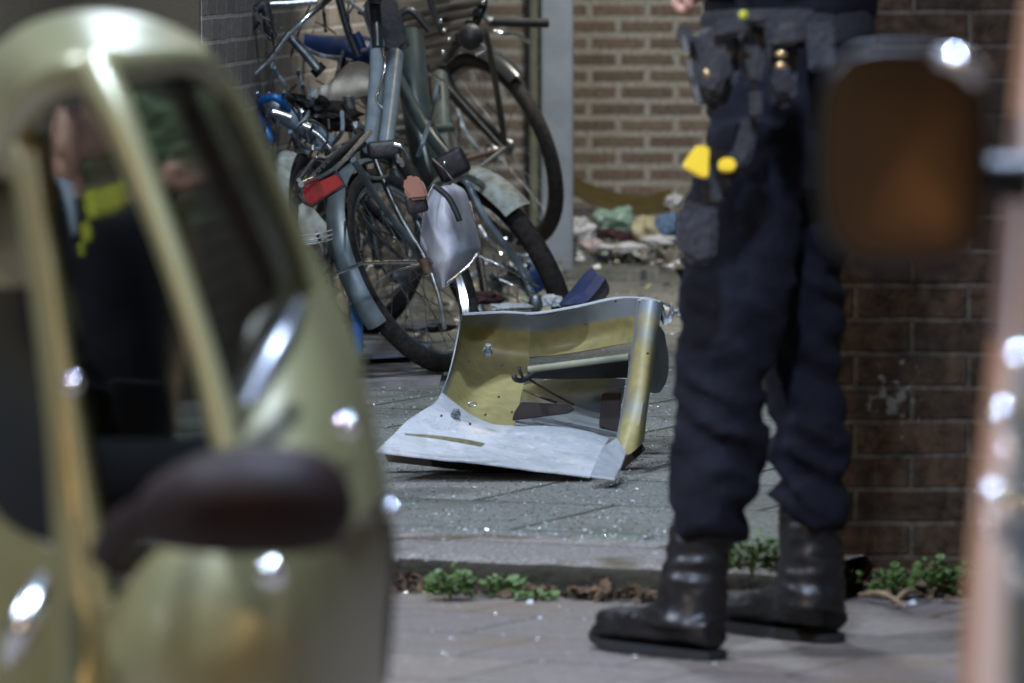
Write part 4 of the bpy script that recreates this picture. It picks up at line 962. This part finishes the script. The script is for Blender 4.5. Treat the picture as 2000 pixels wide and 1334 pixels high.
for a_, b_ in (((1336, 70), (1342, 102)), ((1346, 116), (1352, 150)), ((1358, 168), (1366, 202))):
    bm = new(); tube(bm, [at(*a_, 1240), at(*b_, 1240)], .0065, 10); obj('holster_rail', bm, M['dullmetal'], h)
bm = new(); ball(bm, at(1381, 143, 1246), .0055, .003, .0055, u=12, v=8); obj('snap_button', bm, M['brass'], h)
gear('pouch', [(1454, 40), (1492, 38), (1496, 100), (1488, 168), (1456, 165), (1450, 110)], 1230, .06, 'holster', bev=.01)
gear('pouch', [(1500, 60), (1545, 50), (1560, 90), (1556, 200), (1512, 215), (1502, 150)], 1222, .06, 'pouch', bev=.012)
for y in (105, 128):
    bm = new(); ball(bm, at(1525, y, 1232), .01, .004, .006, u=12, v=8); obj('buckle', bm, M['brass'], O)
bm = new(); ball(bm, at(1452, 29, 1240), .0075, .004, .0075, u=12, v=8); obj('clip', bm, M['vest'], O)
gear('thigh_strap', [(1440, 235), (1466, 222), (1480, 240), (1472, 300), (1452, 330), (1395, 335), (1400, 312), (1440, 300)], 1224, .03, 'pouch', bev=.006)
tz = gear('stun_gun', [(1332, 325), (1346, 302), (1362, 283), (1386, 287), (1384, 348), (1368, 347)], 1232, .035, 'yellow', bev=.003)
gear('stun_gun_cartridge', [(1404, 312), (1424, 306), (1438, 314), (1438, 330), (1426, 338), (1404, 334)], 1226, .03, 'yellow', tz, .003)
gear('stun_gun_frame', [(1350, 280), (1390, 292), (1442, 300), (1444, 345), (1420, 352), (1410, 400), (1376, 402), (1370, 350), (1386, 340)], 1220, .04, 'holster', tz, .006)
gear('thigh_pouch', [(1330, 398), (1352, 390), (1398, 396), (1404, 450), (1396, 510), (1360, 520), (1326, 496), (1320, 440)], 1226, .07, 'pouch', bev=.014)

# ------------------------------------------------------------------ crouching figure added behind the car, stands in for a window reflection
Q = thing('person', at(175, 1100, 1010) * 1, 'crouching figure added behind the olive car in place of a reflection in its window, dark jacket with yellow patches', 'person')
s0 = 1010
hc = at(158, 272, s0)
bm = new(); ball(bm, hc, .066, .085, .092); ball(bm, hc + Vector((-.02, -.02, -.05)), .045, .05, .05)
ball(bm, hc + Vector((-.03, -.085, -.01)), .012, .012, .02); ball(bm, hc + Vector((.066, 0, -.01)), .01, .015, .022)
sweep(bm, [(hc - Vector((-.02, 0, .15)), RT * .05, FW * .05), (hc - Vector((-.01, 0, .07)), RT * .045, FW * .05), (hc, RT * .04, FW * .04)], 8)
hh = at(356, 348, s0 + 10); ball(bm, hh, .038, .03, .034)
for k in range(4):
    b0 = hh + Vector((.01, -.02 + k * .013, .012 - k * .006)); ctube(bm, [b0, b0 + Vector((.032, 0, .006)), b0 + Vector((.04, 0, -.014)), b0 + Vector((.02, 0, -.022))], [.009, .0085, .008, .007], seg=8)
ctube(bm, [hh + Vector((-.01, -.02, .01)), hh + Vector((.012, -.035, .022)), hh + Vector((.03, -.035, .016))], [.012, .010, .008], seg=8)
sweep(bm, [(hc - Vector((-.02, 0, .13)), RT * .03, FW * .03), (at(250, 400, s0), RT * .026, FW * .026), (hh, RT * .026, FW * .022)], 16)
link('body', remesh(bm, .006, 3), M['skin'], Q)
bm = new(); ball(bm, hc + Vector((.014, .03, .055)), .07, .085, .06); obj('hair', bm, M['hair'], Q)
def es2(px, py, hw, dp, s=s0): return (at(px, py, s), RT * (hw / s), FW * dp)
bm = new()
sweep(bm, [es2(185, 385, 60, .06), es2(190, 430, 120, .1), es2(195, 560, 130, .12), es2(210, 760, 130, .13), es2(220, 900, 130, .14)], 20)
sweep(bm, [es2(250, 430, 45, .05), es2(290, 440, 38, .045), es2(330, 380, 32, .034, s0 + 8)], 16)
sweep(bm, [es2(110, 440, 48, .05), es2(80, 600, 42, .05), es2(150, 720, 36, .04, s0 + 25)], 16)
link('jacket', remesh(bm, .012, 4, lambda co, n: .008 * noise.noise(co * 14)), M['navy2'], Q)
bm = new()
for dx in (-60, 70):
    sweep(bm, [es2(210 + dx * .5, 860, 80, .09), es2(200 + dx, 780, 72, .08, s0 + 30), es2(190 + dx * 1.3, 740, 62, .07, s0 + 45)], 16)
    sweep(bm, [es2(190 + dx * 1.3, 740, 60, .065, s0 + 45), es2(200 + dx * 1.2, 900, 55, .06, s0 + 30), es2(205 + dx * 1.2, 1060, 50, .06, s0 + 20)], 16)
link('trousers', remesh(bm, .012, 4), M['navy'], Q)
for pix in ([(215, 372), (248, 350), (250, 400), (228, 425), (212, 405)], [(180, 440), (205, 420), (218, 450), (200, 478), (182, 470)], [(165, 475), (182, 470), (178, 505), (166, 508)]):
    bm = new(); prism(bm, [at(x, y, s0 + 75) for x, y in pix], .05, FW, .004); obj('yellow_patch', bm, M['vest'], Q)
bm = new(); prism(bm, [at(x, y, s0 + 70) for x, y in ((105, 345), (140, 350), (165, 370), (160, 450), (150, 470), (130, 380))], .06, FW, .004); obj('shirt_collar', bm, M['shirt'], Q)
for dx in (-78, 84):
    bm = new(); c = at(205 + dx, 1085, s0 + 25); c.z = .045
    sweep(bm, [(c + Vector((0, .1, 0)), RT * .035, Vector((0, 0, .04))), (c, RT * .045, Vector((0, 0, .045))), (c - Vector((0, .12, .01)), RT * .045, Vector((0, 0, .032))), (c - Vector((0, .17, .015)), RT * .02, Vector((0, 0, .02)))], 14)
    obj('boot', bm, M['leather'], Q)
Q.location = Q.location  # base
# shrub added behind the car in place of foliage reflected in the windscreen
random.seed(5)
t = thing('shrub', at(330, 640, 860), 'loose green shrub added behind the olive car in place of a windscreen reflection', 'shrub')
bm = new(); cc = at(335, 270, 860)
for i in range(1500):
    p = cc + Vector((max(-.09, min(.09, random.gauss(0, .045))), random.gauss(0, .05), max(-.2, min(.085, random.gauss(-.02, .08))))); leafq(bm, p, random.uniform(.012, .03), 3)
obj('crown', bm, M['bush'], t, smooth=False, keep=True)
bm = new(); base = Vector((cc.x, cc.y, 0))
for i in range(7): ctube(bm, [base, base + Vector((random.gauss(0, .04), random.gauss(0, .03), cc.z * .6)), cc + Vector((random.gauss(0, .07), random.gauss(0, .05), random.gauss(.03, .06)))], [.01, .007, .003], seg=6)
obj('stem', bm, M['twig'], t)

# ------------------------------------------------------------------ olive car on the left (three-quarter view, close and out of focus)
K = thing('parked_car', (-.62, 6.4, 0), 'olive beige small rounded car on the left, chrome trim and dark maroon door mirror', 'car')
def cp(name, rows, nu, nv, th, m, nrm=None, parent=K):
    bm = new(); patch(bm, [[at(*p) for p in r] for r in rows], nu, nv, th, nrm or -FW); return obj(name, bm, M[m], parent, angle=60)
# s along the car: near A pillar 2050, windscreen recedes to the right (1800), side recedes to the left (1900)
# roof edge band: outer contour to inner window edge
cp('roof', [[(-160, 330, 1780), (-60, 150, 1800), (10, 75, 1830), (70, 40, 1850), (150, 22, 1860), (250, 26, 1850), (330, 48, 1840), (400, 84, 1820)],
            [(-120, 400, 1850), (-30, 230, 1870), (20, 130, 1900), (80, 85, 1925), (160, 62, 1935), (255, 66, 1925), (335, 84, 1900), (405, 115, 1870)],
            [(-60, 420, 1900), (20, 240, 1930), (55, 175, 1960), (105, 135, 1985), (180, 112, 1990), (260, 105, 1980), (340, 112, 1940), (408, 142, 1895)]], 60, 14, .01, 'carpaint')
bm = new(); ctube(bm, [at(*p) for p in ((30, 330, 1935), (40, 250, 1950), (75, 190, 1975), (130, 150, 2000), (190, 135, 2010), (240, 128, 1995), (320, 118, 1965), (385, 125, 1930), (425, 165, 1915))], [.016, .02, .022, .022, .022, .018, .016, .016, .015], 60, 14); obj('roof_rail', bm, M['carpaint'], K)
# pillars
bm = new(); ctube(bm, [at(*p) for p in ((185, 140, 2015), (230, 230, 2025), (290, 380, 2035), (345, 530, 2045), (400, 700, 2055), (445, 880, 2065))], [.022, .018, .014, .0125, .0125, .014], 40, 14); obj('windscreen_pillar', bm, M['carpaint'], K)
bm = new(); ctube(bm, [at(*p) for p in ((408, 122, 1905), (462, 220, 1890), (520, 340, 1880), (582, 490, 1870), (625, 600, 1865), (660, 720, 1860))], [.008, .015, .014, .016, .022, .03], 40, 14); obj('windscreen_pillar', bm, M['carpaint'], K)
bm = new(); ctube(bm, [at(*p) for p in ((42, 240, 1945), (60, 330, 1955), (85, 480, 1965), (110, 640, 1975), (135, 820, 1985), (155, 1000, 1990), (175, 1200, 2000), (185, 1400, 2005))], [.022, .021, .021, .022, .024, .028, .034, .04], 50, 14); obj('door_pillar', bm, M['carpaint'], K)
bm = new(); ctube(bm, [at(*p) for p in ((70, 300, 1985), (94, 480, 2000), (133, 750, 2012), (163, 950, 2018), (200, 1190, 2025))], .008, 40, 10); obj('door_trim', bm, M['carpaint'], K)
# glass
cp('side_window', [[(90, 170, 1985), (130, 150, 1990), (190, 150, 2000)], [(95, 400, 1985), (180, 400, 1990), (290, 390, 2020)], [(120, 640, 1985), (250, 640, 2005), (385, 660, 2040)], [(160, 900, 1990), (290, 890, 2015), (445, 880, 2050)], [(205, 1180, 2000), (240, 1150, 2010), (330, 1070, 2030)]], 16, 30, .004, 'glass')
cp('windscreen', [[(190, 140, 2000), (300, 125, 1960), (405, 140, 1900)], [(290, 380, 2020), (400, 360, 1960), (510, 360, 1880)], [(385, 640, 2040), (490, 600, 1960), (600, 580, 1868)], [(450, 880, 2055), (480, 860, 2030), (520, 840, 1990)]], 16, 30, .004, 'glass')
bm = new(); ctube(bm, [at(*p) for p in ((330, 130, 1900), (390, 260, 1895), (440, 370, 1890), (500, 500, 1885), (530, 570, 1885))], .012, 30, 10); obj('window_seal', bm, M['seal'], K)
# seat back, dashboard and headrest inside
bm = new(); sweep(bm, [(at(-40, 920, 1650), Vector((0, 0, .05)), FW * .12), (at(240, 960, 1700), Vector((0, 0, .06)), FW * .13), (at(480, 930, 1750), Vector((0, 0, .05)), FW * .1)], 16); obj('dashboard', bm, M['seat'], K)
cp('rear_quarter', [[(-160, 330, 1800), (-60, 240, 1820), (0, 230, 1860), (48, 240, 1900)], [(-160, 460, 1820), (-60, 440, 1840), (10, 440, 1870), (62, 440, 1900)],
   [(-160, 560, 1820), (-60, 560, 1840), (20, 560, 1870), (75, 560, 1900)]], 16, 12, .01, 'carpaint')
cp('rear_window', [[(-160, 550, 1815), (-60, 550, 1835), (20, 550, 1865), (80, 550, 1895)], [(-160, 760, 1830), (-60, 760, 1850), (30, 760, 1880), (110, 760, 1910)],
   [(-160, 910, 1850), (-60, 970, 1880), (20, 1040, 1910), (120, 1090, 1940)]], 16, 16, .004, 'privacy')
# front wing and bonnet: from the windscreen foot down to the wheel
cp('bonnet', [[(470, 860, 2040), (530, 740, 1990), (590, 600, 1930), (630, 560, 1870)], [(490, 900, 2050), (570, 800, 2010), (640, 690, 1940), (675, 650, 1870)], [(520, 960, 2060), (610, 880, 2030), (680, 800, 1960), (716, 760, 1880)],
              [(540, 1030, 2070), (640, 980, 2040), (710, 900, 1980), (742, 870, 1895)], [(560, 1100, 2070), (660, 1060, 2045), (730, 980, 1990), (764, 980, 1900)]], 30, 34, .012, 'carpaint')
cp('front_wing', [[(205, 1190, 2010), (300, 1080, 2040), (420, 980, 2055), (540, 920, 2060), (620, 900, 2040), (700, 900, 1990), (752, 930, 1910)],
                  [(215, 1280, 2030), (310, 1180, 2060), (430, 1090, 2075), (550, 1040, 2080), (640, 1010, 2050), (712, 1000, 1995), (765, 1000, 1910)],
                  [(225, 1360, 2040), (320, 1280, 2070), (440, 1220, 2085), (560, 1180, 2085), (645, 1150, 2055), (716, 1120, 2000), (764, 1110, 1930)],
                  [(235, 1480, 2040), (330, 1420, 2070), (450, 1380, 2085), (570, 1350, 2080), (650, 1320, 2050), (712, 1290, 2000), (752, 1260, 1940)],
                  [(245, 1800, 2030), (340, 1780, 2060), (460, 1760, 2070), (580, 1750, 2060), (650, 1740, 2040), (706, 1720, 2000), (740, 1700, 1950)]], 50, 44, .012, 'carpaint')
cp('door', [[(-160, 900, 1912), (-60, 960, 1948), (20, 1030, 1968), (110, 1080, 1988), (215, 1190, 2016)], [(-160, 1100, 1920), (-60, 1130, 1955), (20, 1160, 1975), (110, 1220, 1995), (225, 1300, 2020)],
            [(-160, 1400, 1920), (-60, 1420, 1960), (30, 1440, 1985), (120, 1460, 2000), (240, 1500, 2025)], [(-160, 1800, 1900), (-60, 1800, 1940), (30, 1800, 1965), (120, 1800, 1985), (245, 1800, 2015)]], 34, 30, .012, 'carpaint')
bm = new(); ctube(bm, [at(*p) for p in ((85, 1130, 2030), (65, 1180, 2040), (40, 1240, 2045), (20, 1290, 2030))], [.008, .014, .014, .008], 20, 12); obj('door_handle', bm, M['chrome'], K)
# chrome windscreen foot trim, polished balls placed as highlights
bm = new(); ctube(bm, [at(*p) for p in ((588, 592, 2010), (560, 650, 2025), (520, 725, 2040), (480, 800, 2060))], [.006, .0125, .0135, .010], 24, 12); obj('wiper_trim', bm, M['chrome'], K)
for x, y, s, r in ((678, 832, 2060, .011), (766, 1000, 1960, .010), (143, 750, 2040, .010), (525, 925, 2110, .014), (532, 1120, 2110, .014)):
    bm = new(); ball(bm, at(x, y, s), r, r * .8, r, u=24, v=16); obj('glint_ball', bm, M['polish'], K)
# mirror
mr_ = at(475, 982, 2150)
bm = new(); sweep(bm, [(at(262, 1010, 2120), UP * .012, FW * .02), (at(300, 1000, 2130), UP * .03, FW * .03), (at(380, 985, 2145), UP * .044, FW * .045), (at(480, 978, 2150), UP * .05, FW * .055), (at(590, 978, 2150), UP * .048, FW * .052), (at(660, 985, 2145), UP * .036, FW * .04), (at(690, 992, 2140), UP * .012, FW * .015)], 30, 28); mo = obj('door_mirror', bm, M['mirrorshell'], K)
bm = new(); ctube(bm, [at(300, 1000, 2125), at(340, 985, 2090), at(400, 950, 2065)], .018, 14); obj('mirror_arm', bm, M['seal'], mo)
bm = new(); ctube(bm, [at(215, 1080, 2080), at(240, 1040, 2100), at(280, 1010, 2120)], .02, 14); obj('mirror_foot', bm, M['mirrorshell'], mo)
# wheel and tyre at the far front corner
bm = new(); wc = at(620, 1290, 1940); wc.z = .29
ring = [wc + (Vector((.1, .98, 0)).normalized() * math.cos(i / 48 * 6.283) + Vector((0, 0, 1)) * math.sin(i / 48 * 6.283)) * .25 for i in range(48)]
tube(bm, ring, .04, 14, True); wo = obj('wheel', bm, M['rubber'], K)
bm = new(); tube(bm, [wc - RT * .05, wc + RT * .05], .16, 28); obj('rim', bm, M['dullmetal'], wo)
cp('tyre_arch', [[(745, 985, 1900), (768, 1010, 1880), (775, 1100, 1870), (770, 1200, 1870), (758, 1330, 1880)], [(735, 990, 1960), (748, 1030, 1950), (752, 1100, 1950), (748, 1200, 1950), (738, 1330, 1950)]], 24, 6, .02, 'rubber')

# ------------------------------------------------------------------ pale car on the right edge, its mirror
G = thing('parked_car', (1.2, 4.9, 0), 'pale pinkish car cut off by the right edge, black mirror with orange reflections', 'car')
def cq(name, rows, nu, nv, th, m):
    bm = new(); patch(bm, [[at(*p) for p in r] for r in rows], nu, nv, th, -FW); return obj(name, bm, M[m], G, angle=60)
ed = [(2030, -60), (2010, 120), (1994, 280), (1980, 450), (1966, 620), (1950, 790), (1930, 960), (1914, 1120), (1906, 1250), (1900, 1400), (1896, 1700)]
cq('body', [[(x, y, 2420) for x, y in ed], [(x + 18, y, 2450) for x, y in ed], [(x + 60, y, 2470) for x, y in ed], [(x + 140, y, 2470) for x, y in ed], [(x + 500, y, 2440) for x, y in ed]], 50, 24, .02, 'carpaint2')
cq('body_shadow_side', [[(x, y, 2420) for x, y in ed], [(x + 10, y, 2200) for x, y in ed]], 50, 6, .01, 'carpaint2')
bm = new(); ctube(bm, [at(*p) for p in ((2036, 650, 2490), (2010, 800, 2500), (2000, 950, 2500), (1994, 1100, 2500), (1990, 1400, 2500))], [.012] * 5, 40, 12); obj('window_seal', bm, M['greyframe'], G)
for x, y, r in ((1962, 812, .0085), (1985, 884, .0085), (1944, 968, .0085), (1968, 985, .007), (1992, 995, .009), (1950, 1040, .008), (1996, 705, .009), (2000, 1125, .009)):
    bm = new(); ball(bm, at(x, y, 2530), r * 1.3, r * 1.1, r * 1.2, u=24, v=16); obj('glint_ball', bm, M['polish'], G)  # chrome balls added to make the blurred highlights on the bodywork
mc = at(1765, 305, 2480)
def rr_box(c, hw, hh, s, dz=0., pw=3.2, n=40):
    out = []
    for i in range(n):
        a = 2 * math.pi * i / n; ca, sa = math.cos(a), math.sin(a)
        out.append(c + RT * hw * math.copysign(abs(ca) ** (2 / pw), ca) + UP * hh * math.copysign(abs(sa) ** (2 / pw), sa) + FW * dz)
    return out
bm = new(); rg = []
for k_, dz in ((.5, .018), (.94, -.008), (.97, -.014), (.99, -.012), (1., 0), (.99, .03), (.9, .06), (.7, .085), (.35, .1)):
    rg.append([bm.verts.new(p) for p in rr_box(mc, .068 * k_, .0875 * k_, 0, dz, 3.4)])
for a, b in zip(rg, rg[1:]):
    for i in range(40): bm.faces.new((a[i], a[(i + 1) % 40], b[(i + 1) % 40], b[i]))
bm.faces.new(rg[-1]); bm.faces.new([bm.verts.new(p) for p in rr_box(mc, .068 * .5, .0875 * .5, 0, .02, 3.4)][::-1])
mo = obj('door_mirror', bm, M['mirrorshell2'], G, angle=60)
bm = new(); rg = []
for k_, dz in ((.0001, -.0145), (.2, -.0143), (.4, -.0140), (.6, -.0136), (.8, -.0131), (.93, -.0124)): rg.append([bm.verts.new(p) for p in rr_box(mc, .068 * k_, .0875 * k_, 0, dz, 3.4)])
for a, b in zip(rg, rg[1:]):
    for i in range(40): bm.faces.new((a[i], a[(i + 1) % 40], b[(i + 1) % 40], b[i]))
obj('mirror_glass', bm, M['mirrorglass'], mo)
bm = new(); ctube(bm, [at(1890, 340, 2440), at(1950, 345, 2450), at(2020, 350, 2450)], [.02, .018, .022], 14); obj('mirror_arm', bm, M['mirrorshell2'], mo)
bm = new(); ctube(bm, [at(1830, 112, 2485), at(1880, 122, 2488), at(1915, 160, 2488)], [.006, .009, .006], 14); obj('highlight_strip', bm, M['chrome'], mo)  # chrome strip added for the blue highlights on the mirror top
bm = new(); wc = Vector((1.35, 4.6, .28)); ring = [wc + (Vector((0, 1, 0)) * math.cos(i / 40 * 6.283) + Vector((0, 0, 1)) * math.sin(i / 40 * 6.283)) * .21 for i in range(40)]; tube(bm, ring, .075, 12, True); obj('wheel', bm, M['rubber'], G)
